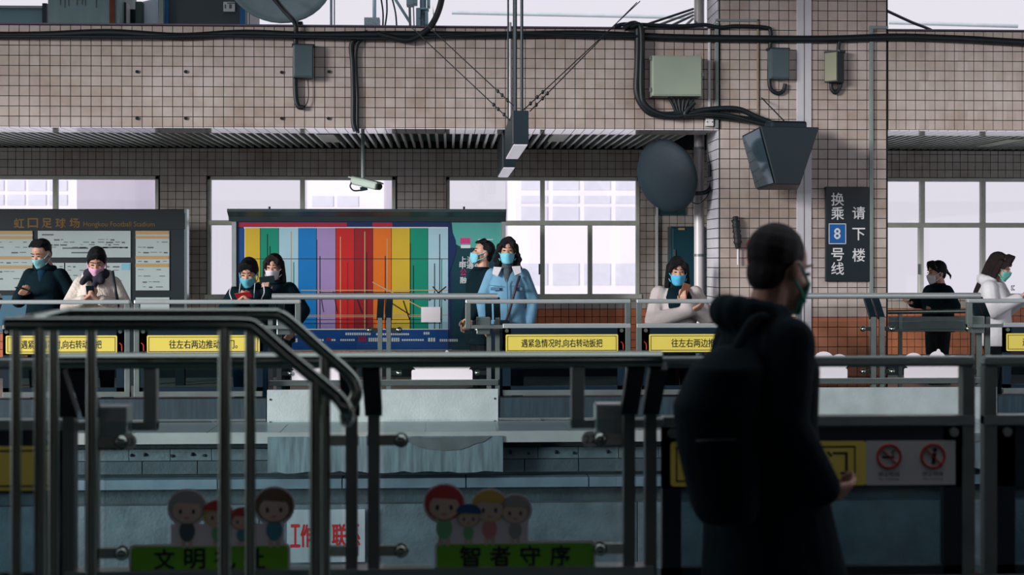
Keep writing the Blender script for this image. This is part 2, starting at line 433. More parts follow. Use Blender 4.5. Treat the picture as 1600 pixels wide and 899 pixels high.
def nose(px0, px1):
    zt_, zb_ = -.035, Zu(737, 11.84); a, b = PX(px0, 11.84), PX(px1, 11.84); n = 26; bot = []
    for i in range(n + 1): bot.append((a + (b - a) * i / n, zb_ + random.uniform(-.012, .012)))
    MB().prism(bot + [(b, zt_), (a, zt_)], 11.84, 12.1).build('streaked_concrete_nose', STREAK, wu)
    top = [(a + (b - a) * (.55 + .4 * i / 12), Zu(684 + 20 * math.sin(PI * i / 12) + random.uniform(-2, 2), 11.83)) for i in range(13)]
    MB().prism(top, 11.832, 11.84).build('grout_patch', mat('grey_mortar', C(92, 104, 104), .8, 0, .3, 9), wu)
nose(418, 786); nose(1300, 1560)
bd = MB().prism([(PX(448, 11.95), -1.1), (PX(570, 11.95), -1.1), (PX(570, 11.95), Zu(795, 11.95)), (PX(448, 11.95), Zu(795, 11.95))], 11.96, 11.98).build('warning_board', mat('worn_white_board', C(150, 172, 178), .6, 0, .2, 6))
tag(bd, 'worn white board with red Chinese lettering at the foot of the far platform', 'sign')
for ch, a, b in (('工', 454, 468), ('作', 470, 486), ('联', 519, 540), ('系', 543, 562)):
    letters(MB(), ch, PX(a, 11.95), PX(b, 11.95), Zu(853, 11.95), Zu(818, 11.95), 11.957, bold=.004).build('red_character', REDP, bd)
for y in (7.0, 8.43, 9.7, 11.13):
    MB().box((XL, y - .035, -1.2), (XR, y + .035, -1.05)).build('rail', mat('rail_steel', C(110, 96, 86), .4, .8, .2), kind='structure')
# ---- pale buildings outside
FAC = mat('pale_facade', C(226, 222, 229), .8, 0, .03, 1); PANE = mat('pale_window', C(204, 204, 214), .5, 0, .08, 2)
def building(x0, x1, Y, z1, rows, bay, label, side=.0):
    b = thing('apartment_building', ((x0 + x1) / 2, Y, -8), label, 'building')
    MB().box((x0, Y, -8), (x1, Y + 10, z1)).build('facade', FAC, b)
    x = x0 + .3
    me = {}
    for z0, zh in rows:
        key = round(zh, 3)
        if key not in me: me[key] = MB().box((0, Y - .03, 0), (bay * .84, Y + .02, zh)).mesh('window', PANE)
        xx = x0 + .2
        while xx + bay < x1: inst(me[key], 'window', b, (xx, 0, z0)); xx += bay
Yb = 55
zz = lambda py: PZ(850, py, Yb)
building(PX(806, Yb), PX(1040, Yb), Yb, zz(180), [(zz(297), zz(282) - zz(297)), (zz(318), zz(306) - zz(318)), (zz(345), zz(323) - zz(345)), (zz(446), zz(412) - zz(446))], PX(949, Yb) - PX(900, Yb), 'pale gridded building seen through the large sliding window')
building(PX(-30, Yb), PX(120, Yb), Yb, zz(190), [(zz(300), zz(284) - zz(300)), (zz(322), zz(306) - zz(322))], PX(33, Yb) - PX(0, Yb), 'pale building seen through the window at the far left')
building(PX(130, Yb + 12), PX(240, Yb + 12), Yb + 12, zz(190), [(zz(318), zz(306) - zz(318))], PX(43, Yb) - PX(0, Yb), 'pale building seen through the window above the map board')
building(PX(480, Yb + 4), PX(600, Yb + 4), Yb + 4, zz(190), [(zz(318), zz(300) - zz(318))], PX(43, Yb) - PX(0, Yb), 'pale building seen through the window below the security camera')
# ================================================================== barriers
NOSM = mat('sign_white', C(200, 206, 204), .35, 0, .03)
def figures(st, kids, x0, x1, zb, zt, Y, s):
    """flat printed cartoon children on the sticker; y offset s points to the reader"""
    w = (x1 - x0); h = zt - zb
    FC = {k: mat('print_' + k, c, .45, 0, 0) for k, c in dict(skin=C(226, 206, 186), red=C(206, 72, 74), yel=C(222, 190, 96), brown=C(126, 100, 84), grey=C(168, 172, 170), blue=C(38, 92, 150), green=C(130, 206, 150), teal=C(80, 160, 176), pink=C(222, 150, 160), orange=C(214, 140, 60), slate=C(84, 104, 122), dark=C(36, 40, 44)).items()}
    names = list(FC); mats = [FC[n] for n in names]; ix = {n: i for i, n in enumerate(names)}
    def disc(mb, cx, cz, rx, rz, lv, c, a0=0, a1=360):
        n = 18; pts = [(cx + rx * math.cos(math.radians(a0 + (a1 - a0) * i / n)), Y + s * .0006 * lv, cz + rz * math.sin(math.radians(a0 + (a1 - a0) * i / n))) for i in range(n)]
        mb.add(pts, [tuple(range(n))], ix[c])
    for cx, base, size, hair, body, cap_ in kids:
        mb = MB(); X0 = x0 + w * cx; R = size; zc = zb + base + R * 2.15
        disc(mb, X0, zc, R * 1.08, R * 1.0, 1, hair); disc(mb, X0, zc - R * .22, R * .84, R * .7, 2, 'skin')
        disc(mb, X0, zc + R * .1, R * .98, R * .84, 3, hair, 5, 175)
        for e in (-1, 1): disc(mb, X0 + e * R * .38, zc - R * .25, R * .09, R * .15, 4, 'dark')
        disc(mb, X0, zc - R * .62, R * .14, R * .04, 4, 'red')
        if cap_: disc(mb, X0, zc + R * .2, R * 1.1, R * .85, 5, cap_, 0, 180)
        disc(mb, X0, zb + base + R * .75, R * .46, R * .62, .8, body)
        for e in (-1, 1): disc(mb, X0 + e * R * .2, zb + base + R * .05, R * .13, R * .3, 0.5, 'skin')
        mb.build('printed_figure', mats, st)
def sticker(unit, x0, x1, zb, Y, s, words, kids, bumps, strip=(.06, .94)):
    """cut-out sticker on the glass: white back to the track, print to the platform"""
    w = x1 - x0; bh = .105; zt = zb + .31
    back = rrect(x0, x1, zb, zb + bh, .018)
    mb = MB().prism(back, Y, Y - s * .002)
    for bi, (cx, cz, rx, rz) in enumerate(bumps):
        pts = [(x0 + w * cx + rx * math.cos(2 * PI * i / 20), zb + cz + rz * math.sin(2 * PI * i / 20)) for i in range(20)]
        mb.prism(pts, Y - s * .0002 * (bi + 2), Y - s * (.0022 + .0003 * bi))
    mb.prism([(x0 + w * strip[0], zb + bh), (x0 + w * strip[1], zb + bh), (x0 + w * strip[1], zb + bh + .07), (x0 + w * strip[0], zb + bh + .07)], Y - s * .0001, Y - s * .0021)
    st = mb.build('sticker', STICKW, unit, label='cut-out sticker with a lettered banner')
    if words:
        b = MB().prism(rrect(x0 + .008, x1 - .008, zb + .008, zb + bh - .008, .014), Y + s * .0006, Y + s * .0012)
        b.build('banner', mat('banner_green', C(116, 196, 48), .45, 0, .05), st)
        t = MB(); n = len(words)
        for i, ch in enumerate(words):
            cx = x0 + w * (.22 + .56 * i / (n - 1)); letters(t, ch, cx - .035, cx + .035, zb + .017, zb + bh - .017, Y + s * .0022, bold=.0022)
        t.build('lettering', BLACKP, st)
        figures(st, kids, x0, x1, zb + bh, zt, Y + s * .0014, s)
    return st
def fixed_unit(xc, Yp, s, label, deco, num=None, kick=True):
    """s = +1: platform behind the posts (far side), -1: platform towards the camera"""
    x0, x1 = xc - 1.03, xc + 1.03
    u = thing('barrier_fixed_panel', (xc, Yp, 0), label, 'barrier', 'fixed platform barrier panels')
    yr = Yp + s * .2
    MB().tube([(x0, 0, 0), (x0 + .01, 0, 0), (x1 - .01, 0, 0), (x1, 0, 0)], 1, 24).xf(Matrix(((1, 0, 0, 0), (0, .036, 0, yr), (0, 0, .0285, 1.0975), (0, 0, 0, 1)))).build('handrail', SATIN_LIT if s > 0 else TUBE, u)
    pm = MB().box((-.02, Yp - .028, 0), (.02, Yp + .028, .91)).mesh('post', STEELD)
    bm = MB().bar((0, Yp + s * .01, .90), (0, yr, 1.075), .036, .06, up=(1, 0, 0)).mesh('bracket', DARKM)
    for dx in (-1.02, -.943, -.039, .039, .943, 1.02):
        inst(pm, 'post', u, (xc + dx, 0, 0)); inst(bm, 'bracket', u, (xc + dx, 0, 0))
    for a, b in ((x0 + .13, xc - .075), (xc + .075, x1 - .13)):
        g = MB().box((a, Yp - .005, .352), (b, Yp + .005, .87)).build('glass_pane', GL_BAR, u)
        for xx, o in ((a + .06, -1), (b - .06, 1)):
            for z in (.41, .80):
                c = MB().ell((xx, Yp, z), (.027, .034, .027), n=16, k=10)
                e = a - .06 if o < 0 else b + .06
                c.box((min(xx, e), Yp - .012, z - .018), (max(xx, e), Yp + .012, z + .018))
                c.build('glass_clip', TUBE, u)
    MB().box((x0, Yp - .04, .30), (x1, Yp + .04, .352)).build('base_rail', STEEL, u, bev=.004)
    for o in (-1, 1):
        MB().box((xc + o * .83, Yp - s * .03, .765), (xc + o * .95, Yp - s * .125, .92))  .build('end_box', STEEL, u, bev=.006)
    if kick:
        k = MB().box((x0 + .01, Yp - s * .245, -.13), (x1 - .01, Yp - s * .215, .285)).build('kick_panel', CONCL, u, bev=.003)
        for o in (-1, 1):
            for z in (.2, 0, -.1):
                MB().cyl((xc + o * .99, Yp - s * .245, z), (xc + o * .99, Yp - s * .252, z), .009, 8).build('bolt', RUB, k)
    for d in deco: sticker(u, d[0], d[1], .335, Yp + s * .0075 if d[2] else Yp - s * .0055, s, *d[2:])
    if num:
        for cx, body in num:
            n = MB(); z = .80
            n.cyl((cx, Yp - .008, z), (cx, Yp - .010, z), .03, 24); q = n.build('number_disc', NOSM, u)
            letters(MB(), body, cx - .019, cx + .019, z - .014, z + .014, Yp - .012).build('lettering', BLACKP, q)
    return u
def door_leaf(xa, xb, Yd, s, label, words=None, signs=False, outer=-1):
    """outer: the end (-1 left, +1 right) that slides behind the fixed panel and carries no lower panel"""
    d = thing('barrier_door_leaf', ((xa + xb) / 2, Yd, .2), label, 'door', 'sliding barrier door leaves')
    MB().box((xa, Yd - .03, 1.042), (xb, Yd + .03, 1.08)).build('top_rail', SATIN_LIT if s > 0 else STEEL, d, bev=.01)
    so = xa if outer < 0 else xb - .048
    MB().box((so, Yd - .025, .82), (so + .048, Yd + .025, 1.042)).build('end_stub', STEELD, d, bev=.004)
    pa, pb = (xa + .335, xb) if outer < 0 else (xa, xb - .335)
    MB().box((xa if outer < 0 else pb, Yd - .02, .82), (pa if outer < 0 else xb, Yd + .02, .85)).build('link_bar', STEELD, d)
    io = pb - .048 if outer < 0 else pa
    MB().box((io, Yd - .025, .22), (io + .048, Yd + .025, 1.042)).build('end_post', STEELD, d, bev=.004)
    MB().box((pa, Yd - .028, .822), (pb, Yd + .028, .862)).build('middle_rail', SATIN_LIT if s > 0 else STEEL, d, bev=.005)
    MB().box((pa, Yd - .03, .222), (pb, Yd + .03, .27)).build('bottom_rail', STEELD, d, bev=.004)
    f = MB(); y0, y1 = Yd - .018, Yd + .018; a, b = (pa, pb - .048) if outer < 0 else (pa + .048, pb)
    f.box((a, y0, .27), (a + .07, y1, .822)).box((b - .07, y0, .27), (b, y1, .822)).box((a, y0, .595), (b, y1, .822)).box((a, y0, .27), (b, y1, .305))
    f.build('panel_frame', NAVY, d)
    MB().box((a + .07, Yd - .004, .305), (b - .07, Yd + .004, .595)).build('glass_pane', GL_DARK, d)
    yf = Yd - .018
    for xx in (a + .035, b - .035):
        MB().cyl((xx, yf, .80), (xx, yf - .02, .80), .017, 14).build('bolt', STEEL, d)
    sa, sb_ = (a + .025, b - .065) if outer < 0 else (a + .065, b - .025)
    if words:
        p = MB().prism(rrect(sa, sb_, .606, .766, .012), yf - .0015, yf).build('yellow_sign', YEL, d)
        e = MB(); X0, X1, Z0, Z1 = sa + .015, sb_ - .015, .620, .752
        for q in ((X0, X1, Z0, Z0 + .005), (X0, X1, Z1 - .005, Z1), (X0, X0 + .005, Z0, Z1), (X1 - .005, X1, Z0, Z1)): e.box((q[0], yf - .0026, q[2]), (q[1], yf - .0018, q[3]))
        e.build('sign_border', BLACKP, p)
        cx = (sa + sb_) / 2; hw = (sb_ - sa) * .36 * (1 if len(words) > 11 else .84)
        letters(MB(), words, cx - hw, cx + hw, .648, .724, yf - .003, bold=.0008).build('lettering', BLACKP, p)
        for xx in ((b - .03,) if outer < 0 else (a + .03,)):
            MB().tube(curve_pts([(xx - .012, yf - .012, .70), (xx + .008, yf - .014, .68), (xx + .01, yf - .014, .63)], 4), .006, 6).build('red_hook', REDP, d)
    if signs:
        p = MB().prism(rrect(a + .03, b - .24 - .12, .604, .768, .012), yf - .0015, yf).build('yellow_sign', YEL, d)
        e = MB(); X0, X1, Z0, Z1 = a + .05, b - .40, .622, .750
        for q in ((X0, X1, Z0, Z0 + .005), (X0, X1, Z1 - .005, Z1), (X0, X0 + .005, Z0, Z1), (X1 - .005, X1, Z0, Z1)): e.box((q[0], yf - .0026, q[2]), (q[1], yf - .0018, q[3]))
        letters(e, '宁', X0 + .03, X0 + .11, .645, .73, yf - .0026, bold=.001); letters(e, '门', X1 - .11, X1 - .03, .645, .73, yf - .0026, bold=.001)
        e.build('lettering', BLACKP, p)
        q = MB().box((b - .36, yf - .0015, .604), (b - .025, yf, .768)).build('prohibition_sign', NOSM, d)
        for k, (cx, body) in enumerate(((b - .275, '禁止吸烟'), (b - .11, '禁止倚靠'))):
            g = MB(); ring = [(cx + .043 * math.cos(t), yf - .003, .71 + .043 * math.sin(t)) for t in [2 * PI * i / 28 for i in range(28)]]
            g.tube(ring, .005, 6, closed=True); g.bar((cx - .03, yf - .003, .74), (cx + .03, yf - .003, .68), .004, .009, up=(0, 1, 0))
            g.build('red_ring', REDP, q)
            t = MB(); letters(t, body, cx - .04, cx + .04, .636, .652, yf - .0025); letters(t, ('No Smoking', 'No Leaning')[k], cx - .036, cx + .036, .62, .63, yf - .0025)
            if k == 0: t.box((cx - .025, yf - .003, .703), (cx + .02, yf - .002, .712)); t.tube(curve_pts([(cx + .02, yf - .0025, .715), (cx + .012, yf - .0025, .725), (cx + .024, yf - .0025, .735)], 4), .002, 5)
            else:
                t.prism([(cx - .006, .68), (cx + .008, .68), (cx + .014, .722), (cx - .002, .722)], yf - .003, yf - .002); t.cyl((cx + .008, yf - .003, .733), (cx + .008, yf - .002, .733), .008, 10)
            t.build('pictogram', BLACKP, q, kind='stuff')
    return d
BUMP_A = [(.16, .17, .09, .075), (.36, .15, .075, .07), (.56, .185, .08, .075), (.58, .25, .02, .03), (.82, .15, .085, .07), (.70, .15, .08, .06)]
BUMP_B = [(.14, .165, .085, .08), (.34, .15, .08, .065), (.60, .17, .10, .09), (.86, .16, .085, .075)]
FX1, FX2 = PX(600.5, YP), PX(1371, YP); PER = FX2 - FX1
def fdeco(xc): return [(xc - .83, xc - .28, None, [], BUMP_B), (xc + .245, xc + .795, None, [], BUMP_A)]
fixed_unit(FX1, YP, 1, 'fixed steel and glass barrier panel before the striped billboard, far platform', fdeco(FX1))
fixed_unit(FX2, YP, 1, 'fixed steel and glass barrier panel before the tiled column, far platform', fdeco(FX2))
fixed_unit(FX1 - PER, YP, 1, 'fixed barrier panel at the far left edge, only its rail end showing, far platform', [])
YD = YP - .17
D = lambda p: PX(p, YD)
door_leaf(D(727), D(985), YD, 1, 'far door leaf below the denim jacket woman', '遇紧急情况时,向右转动扳把', outer=-1)
door_leaf(D(994), D(1252), YD, 1, 'far door leaf below the woman with folded arms', '往左右两边推动滑门。', outer=1)
door_leaf(D(-55), D(204), YD, 1, 'far door leaf below the man and woman at the map board', '遇紧急情况时,向右转动扳把', outer=-1)
door_leaf(D(210), D(470), YD, 1, 'far door leaf below the two women in black at the billboard', '往左右两边推动滑门。', outer=1)
door_leaf(D(1510), D(1770), YD, 1, 'far door leaf below the hooded woman at the right edge', '遇紧急情况时,向右转动扳把', outer=-1)
# sill boxes under the far doors
for k, (a, b) in enumerate(((-100, 417), (779, 1205), (1545, 1800))):
    s_ = MB().box((D(a), YD - .06, .0), (D(b), YD + .1, .205)).build('door_sill', mat('sill_dark_brush', C(34, 56, 66), .7, 0, .5, 6, stretch=(6, 6, .5)), kind='structure')
    tag(s_, ('dark streaked sill under the far left doors', 'dark streaked sill under the far middle doors', 'dark streaked sill under the far right door')[k])
    MB().box((D(a), YD - .075, .012), (D(b), YD - .06, .03)).build('sill_strip', STEEL, s_)
# near side
YN, YND = 5.04, 5.21
NX = -.305; NPER = PER
NW = 441.0
def npx(p, Y=YN): return PX(p, Y)
KA = [(.36, 0, .060, 'grey', 'slate', None), (.55, 0, .048, 'yel', 'green', 'red'), (.70, 0, .040, 'red', 'teal', None), (.90, 0, .062, 'brown', 'teal', None)]
KB = [(.06, 0, .064, 'red', 'green', None), (.21, 0, .042, 'grey', 'green', 'blue'), (.34, 0, .058, 'yel', 'pink', None), (.50, 0, .052, 'grey', 'grey', None)]
def kb(K): return [(c, .105 + r * 2.1, r * 1.16, r * 1.14) for c, b_, r, *_ in K]
deco = [(npx(202), npx(454), '文明礼让', KA, kb(KA), (.26, .96)), (npx(679), npx(930), '智者守序', KB, kb(KB), (.03, .58))]
fixed_unit(NX, YN, -1, 'near fixed glass barrier panel with two green bannered cartoon stickers', deco, [(npx(201), '23'), (npx(921.5), '22')])
E2 = lambda p: PX(p, YND)
LW = 1.50
door_leaf(E2(892), E2(892) + LW, YND, -1, 'near door leaf with yellow sign and red no smoking ring', signs=True)
door_leaf(E2(892) + LW + .035, E2(892) + 2 * LW + .035, YND, -1, 'near door leaf cut by the right edge of the photo', outer=1)
xl = NX - (E2(892) - NX)
door_leaf(xl - LW, xl, YND, -1, 'near door leaf with yellow sign seen behind the round stair tubes', words='上下', outer=1)
# ================================================================== stair railing
YR1, YR2 = 3.7, 4.3
sr = thing('stair_railing', (PX(300, 4), 4.0, 0), 'round tube stainless stair railing sloping down to the right in front', 'railing')
def R1(x, y): return P(x, y, YR1)
def R2(x, y): return P(x, y, YR2)
near = [R1(8, 507), R1(30, 507), R1(200, 507), R1(330, 507), R1(385, 508), R1(402, 515), R1(440, 548), R1(500, 598), R1(528, 622), R1(541, 640)]
far = [R2(545, 640), R2(556, 620), R2(556, 604), R2(545, 585), R2(500, 545), R2(455, 505), R2(436, 493), R2(420, 491.5), R2(300, 491.5), R2(112, 491.5)]
bend = [P(541, 652, 3.78), P(542, 658, 4.0), P(545, 652, 4.22)]
path = curve_pts(near + bend + far, 5)
MB().tube(path, .0185, 14).build('handrail', TUBE, sr)
MB().tube([R2(118, 491.5), R2(104, 491.5), P(22, 506, 3.72)], .0185, 14).build('end_loop', TUBE, sr)
def zat(px, Y, fn):  # rail height there
    best = min(path, key=lambda p: abs(p.x - PX(px, Y)) + abs(p.y - Y) * 3); return best.z
for px, Y, r in ((25, YR1, .013), (63, YR1, .0165), (351, YR1, .0165), (494, YR1, .018), (84, YR2, .0155), (143, YR2, .0155), (391, YR2, .0165), (508, YR2, .0165)):
    x = PX(px, Y); MB().cyl((x, Y, 0), (x, Y, zat(px, Y, None)), r, 14).build('upright', TUBE, sr)
# ================================================================== boards
YB = 16.0
B = lambda px, py, Y=YB: P(px, py, Y)
def quadbox(px0, px1, py0, py1, Y, d, mb=None):
    a, b = P(px0, py1, Y), P(px1, py0, Y); return (mb or MB()).box((a.x, Y, a.z), (b.x, Y + d, b.z))
# ---- striped billboard
bb = thing('billboard', (PX(573, YB), YB, 0), 'roofed billboard printed with tall rainbow stripes and scaffolding', 'billboard')
ALU = mat('pale_aluminium', C(176, 186, 186), .35, .5, .1, 5)
quadbox(362, 787, 346, 549, YB, .22).build('cabinet', ALU, bb)
pr = MB(); PM = []
def pcol(n, c): m = mat('poster_' + n, c, .35, 0, .05, 5); PM.append(m); return len(PM) - 1
cn = pcol('navy', C(20, 44, 92)); cr_ = pcol('magenta_red', C(170, 38, 66)); cy = pcol('yellow', C(208, 176, 50)); cg = pcol('green', C(10, 140, 112)); cl = pcol('pale_blue', C(164, 202, 216))
cb = pcol('blue', C(14, 120, 190)); cv = pcol('lilac', C(160, 138, 188)); cr = pcol('red', C(194, 36, 36)); cd = pcol('dark_red', C(150, 28, 36)); co = pcol('orange', C(222, 112, 32)); cw = pcol('white', C(216, 224, 226)); ct = pcol('teal', C(84, 168, 160)); cdk = pcol('deep_teal', C(14, 62, 74)); cbb = pcol('strong_blue', C(16, 72, 138)); cblk = pcol('ink', C(24, 32, 40)); cba = pcol('bamboo', C(190, 164, 118)); cpk = pcol('pink', C(206, 60, 130))
def pq(px0, px1, py0, py1, ci, lv): 
    a, b = P(px0, py1, YB), P(px1, py0, YB); pr.box((a.x, YB - .004 - .0012 * lv, a.z), (b.x, YB - .003 - .0012 * lv, b.z), ci)
pq(369, 783, 347, 547, cn, 0)
pq(372, 542, 348, 355, cr_, 1); pq(582, 613, 348, 355, cr_, 1)
pq(381, 702, 355, 516, cw, 1)
for a, b, c in ((383, 407, cy), (407, 436, cg), (436, 466, cl), (466, 495, cb), (495, 525, cv), (525, 554, cr), (554, 583, cd), (583, 612, co), (612, 641, cy), (641, 669, cg), (669, 700, cl)):
    pq(a, b, 356.5, 514, c, 2)
    if c != cl: pq(b - .8, b, 356.5, 514, cblk, 2.4)
pq(383, 700, 404.3, 405.3, cblk, 3)
pq(383, 700, 516.5, 547, cbb, 1); pq(372, 382, 357, 547, cbb, 1)
pq(470, 700, 498, 506, cblk, 2.2) if False else None
rnd = random.Random(3)
for x, y0, c in ((418, 366, cblk), (422, 385, cblk), (455, 362, cba), (459, 410, cg), (495, 375, cblk), (500, 400, cblk), (532, 370, cba), (543, 410, cd), (570, 362, cba), (573, 395, cblk), (605, 372, cba), (602, 400, cblk), (641, 380, cblk), (646, 415, cblk), (687, 366, cblk), (679, 412, cblk), (690, 405, cg)):
    pq(x - .7, x + .7, y0, 514, c, 3)
for y, c, a, b in ((453, cba, 470, 700), (456.5, cblk, 500, 640), (492, cba, 450, 700), (494.5, cba, 470, 690), (499, cblk, 470, 690), (505, cblk, 475, 690)): pq(a, b, y, y + 1.4, c, 3.5)
def pline(x0, y0, x1, y1, ci, w=.012):
    a, b = P(x0, y0, YB - .009), P(x1, y1, YB - .009); pr.bar(a, b, .001, w, ci, up=(0, 0, 1))
for l in ((582, 441, 660, 482, cba), (612, 474, 640, 492, cblk), (520, 455, 527, 490, cblk), (555, 458, 566, 490, cblk), (500, 458, 505, 488, cblk), (670, 470, 697, 448, cblk), (676, 448, 696, 470, cblk), (630, 470, 640, 500, cblk)): pline(*l)
# teal right side with the dark wave
pq(706, 783, 348, 547, cdk, 1.5)
a = [P(706, 348, YB), P(783, 348, YB), P(783, 390, YB), P(745, 388, YB), P(720, 386, YB), P(709, 380, YB)]
pr.prism([(v.x, v.z) for v in a][::-1], YB - .0075, YB - .0065, ct)
a = [P(700, 347, YB), P(704, 356, YB), P(712, 376, YB), P(713, 392, YB), P(708, 410, YB), P(702, 425, YB), P(701, 547, YB), P(700, 547, YB)]
pr.prism([(v.x, v.z) for v in a][::-1], YB - .0095, YB - .008, cn)
def ptxt(body, x0, x1, y0, y1, ci, bold=.0015):
    a, b = P(x0, y1, YB), P(x1, y0, YB); letters(pr, body, a.x, b.x, a.z, b.z, YB - .0105, ci, bold=bold)
ptxt('上海设', 718, 752, 401, 411, cw); ptxt('申通德', 718, 752, 410, 420, cw); ptxt('公', 719, 729, 421, 431, cpk); ptxt('融', 719, 729, 433, 443, cw)
pq(719, 735, 372, 381, cpk, 3); pq(720, 735, 383, 388, cw, 3); pq(748, 770, 374, 375, cw, 3); pq(747, 748, 374, 388, cw, 3)
for x0, x1, y0, y1, c in ((420, 470, 521, 524, cw), (540, 580, 520, 524, cw), (588, 640, 521, 524, cw), (662, 672, 519, 523, cw), (454, 466, 529, 535, cw), (495, 507, 530, 533, cw), (511, 518, 528, 533, cr_), (518, 525, 530, 533, cw), (532, 555, 530, 533, cw), (560, 573, 526, 534, cr_), (576, 625, 528, 534, cw), (628, 663, 530, 533, cw), (669, 681, 528, 534, cw), (687, 716, 530, 534, cw)):
    n = max(2, int((x1 - x0) / 3.2))
    for i in range(n): pq(x0 + (x1 - x0) * i / n, x0 + (x1 - x0) * (i + .72) / n, y0, y1, c, 4)
pr.build('poster', PM, bb)
quadbox(658, 688, 480, 504, YB - .02, .01).build('white_plaque', STICKW, bb)
quadbox(362, 369, 347, 548, YB - .03, .05).build('side_frame', ALU, bb); quadbox(783.5, 790, 347, 548, YB - .03, .05).build('side_frame', ALU, bb)
rf = MB(); z0, z1 = PZ(570, 346, YB - .1), PZ(570, 327, YB - .1)
rf.prism([(YB - .16, z1 - .03), (YB - .16, z1), (YB + .3, z1), (YB + .3, z1 - .03), (YB + .24, z0), (YB - .03, z0), (YB - .06, z0 + .05)][::-1], PX(356, YB - .1), PX(791, YB - .1))
rf.xf(Matrix(((0, 1, 0, 0), (1, 0, 0, 0), (0, 0, 1, 0), (0, 0, 0, 1))))
rf.build('roof', mat('green_grey_metal', C(74, 92, 94), .35, .4, .15), bb)
for p in (421, 725): MB().cyl(P(p, 330, YB), P(p, 323, YB), .012, 8).build('roof_bolt', DARKM, bb)
for p in (385, 770): MB().box((PX(p, YB) - .04, YB + .06, 0), (PX(p, YB) + .04, YB + .16, PZ(p, 546, YB))).build('leg', STEELD, bb)
# ---- station map board
YM = 16.3
nb = thing('map_board', (PX(100, YM), YM, 0), 'dark framed station map board with gold Chinese station name', 'notice board')
BK = mat('map_board_black', C(18, 34, 40), .4, 0, .12, 4)
quadbox(-190, 289, 327, 492, YM, .16).build('cabinet', BK, nb, bev=.008)
quadbox(288, 292, 327, 520, YM - .01, .14).build('edge_strip', STEEL, nb)
quadbox(-190, 289, 333, 358, YM - .012, .012).build('header', BK, nb)
g = MB(); gold = mat('gold_lettering', C(120, 94, 46), .4, .3, .1)
for i, ch in enumerate('虹口足球场'):
    a, b = P(22.5 + i * 21.7, 356, YM), P(22.5 + i * 21.7 + 15.5, 341.5, YM); letters(g, ch, a.x, b.x, a.z, b.z, YM - .014, bold=.003)
a, b = P(131, 356.5, YM), P(242, 346.5, YM); letters(g, 'Hongkou Football Stadium', a.x, b.x, a.z, b.z, YM - .014)
g.build('lettering', gold, nb)
PAP = mat('map_paper', C(176, 190, 190), .15, 0, .06, 3, spec=.6); TAN = mat('tan_print', C(178, 150, 104), .4, 0, 0); INK = mat('grey_print', C(84, 92, 96), .5, 0, 0); BLU = mat('pale_blue_print', C(120, 180, 200), .4, 0, 0)
def panel(px0, px1, py0, py1, prints, label=None):
    p = quadbox(px0, px1, py0, py1, YM - .012, .012).build('map_panel', PAP, nb, label=label)
    m = MB()
    for a, b, c, d, k in prints: 
        q = P(a, d, YM); r_ = P(b, c, YM); m.box((q.x, YM - .0145, q.z), (r_.x, YM - .0125, r_.z), k)
    m.build('print', [TAN, INK, BLU, WHITEPR], p, kind='stuff')
def dashes(x0, x1, ys, seed, k=1):
    r = random.Random(seed); out = []
    for y in ys:
        x = x0
        while x < x1 - 4:
            w = r.uniform(3, 11); w = min(w, x1 - x)
            if r.random() < .72: out.append((x, x + w, y, y + r.choice((.8, 1.2, 2.2)), k))
            x += w + r.uniform(1.5, 6)
    return out
panel(-60, 51, 361, 454, [(-60, 51, 361, 366.5, 0), (-60, 51, 369, 374, 0), (-60, 51, 400.5, 405.5, 0), (-60, 51, 415, 420, 0)] + dashes(-50, 48, (378, 386, 394, 410, 424, 435), 1))
panel(59, 204, 361, 402.5, dashes(64, 200, (374, 378, 382, 386), 2) + [(66, 84, 366, 368, 1), (98, 138, 387, 389, 1), (112, 150, 394, 396, 1), (160, 200, 386, 388, 1)])
panel(102, 204, 411, 470, dashes(106, 190, (416, 422, 430, 438, 446, 455), 4) + [(190, 203, 412, 422, 2)])
panel(59, 100, 411, 470, dashes(62, 98, (416, 424, 434, 446), 9))
panel(212, 264.5, 361, 454, [(212, 264, 361, 366.5, 0), (212, 264, 369, 373, 0), (212, 264, 400, 405, 0), (212, 264, 412, 417.5, 0)] + dashes(216, 262, (378, 386, 394, 408, 421, 431, 440, 448), 5))
panel(212, 264.5, 465, 492, dashes(216, 262, (470,), 6))
for p in (20, 205, 280): MB().box((PX(p, YM) - .05, YM + .03, 0), (PX(p, YM) + .05, YM + .13, PZ(p, 490, YM))).build('leg', BK, nb)
quadbox(-20, 48, 462, 520, YM - .6, .03).build('blue_info_panel', mat('blue_info', C(66, 110, 130), .4, 0, .1))
tag(bpy.data.objects['blue_info_panel'], 'small slanted blue information panel below the map board', 'sign')
# ---- hanging transfer sign on the column
sg = quadbox(1290, 1358, 292, 440, YF - .05, .035).build('transfer_sign', mat('sign_black', C(22, 36, 42), .4, 0, .05), bev=.004)
tag(sg, 'black transfer sign with white Chinese characters and a blue 8 on the column', 'sign')
YS = YF - .053
def stxt(body, x0, x1, y0, y1, par, m, bold=.0016, name='lettering'):
    a, b = P(x0, y1, YS), P(x1, y0, YS); return letters(MB(), body, a.x, b.x, a.z, b.z, YS, bold=bold).build(name, m, par)
for ch, y0, y1 in (('换', 301.5, 321.5), ('乘', 323.5, 343.5), ('号', 388, 407.5), ('线', 410, 429.5)): stxt(ch, 1299, 1318.5, y0, y1, sg, WHITEPR)
for ch, y0, y1 in (('请', 323, 342.5), ('下', 356.5, 375.5), ('楼', 388.5, 409)): stxt(ch, 1332, 1351.5, y0, y1, sg, WHITEPR)
bl = quadbox(1295.5, 1321.5, 350, 381, YF - .0525, .002).build('blue_square', mat('line_blue', C(20, 92, 160), .4, 0, .03), sg)
e = MB()
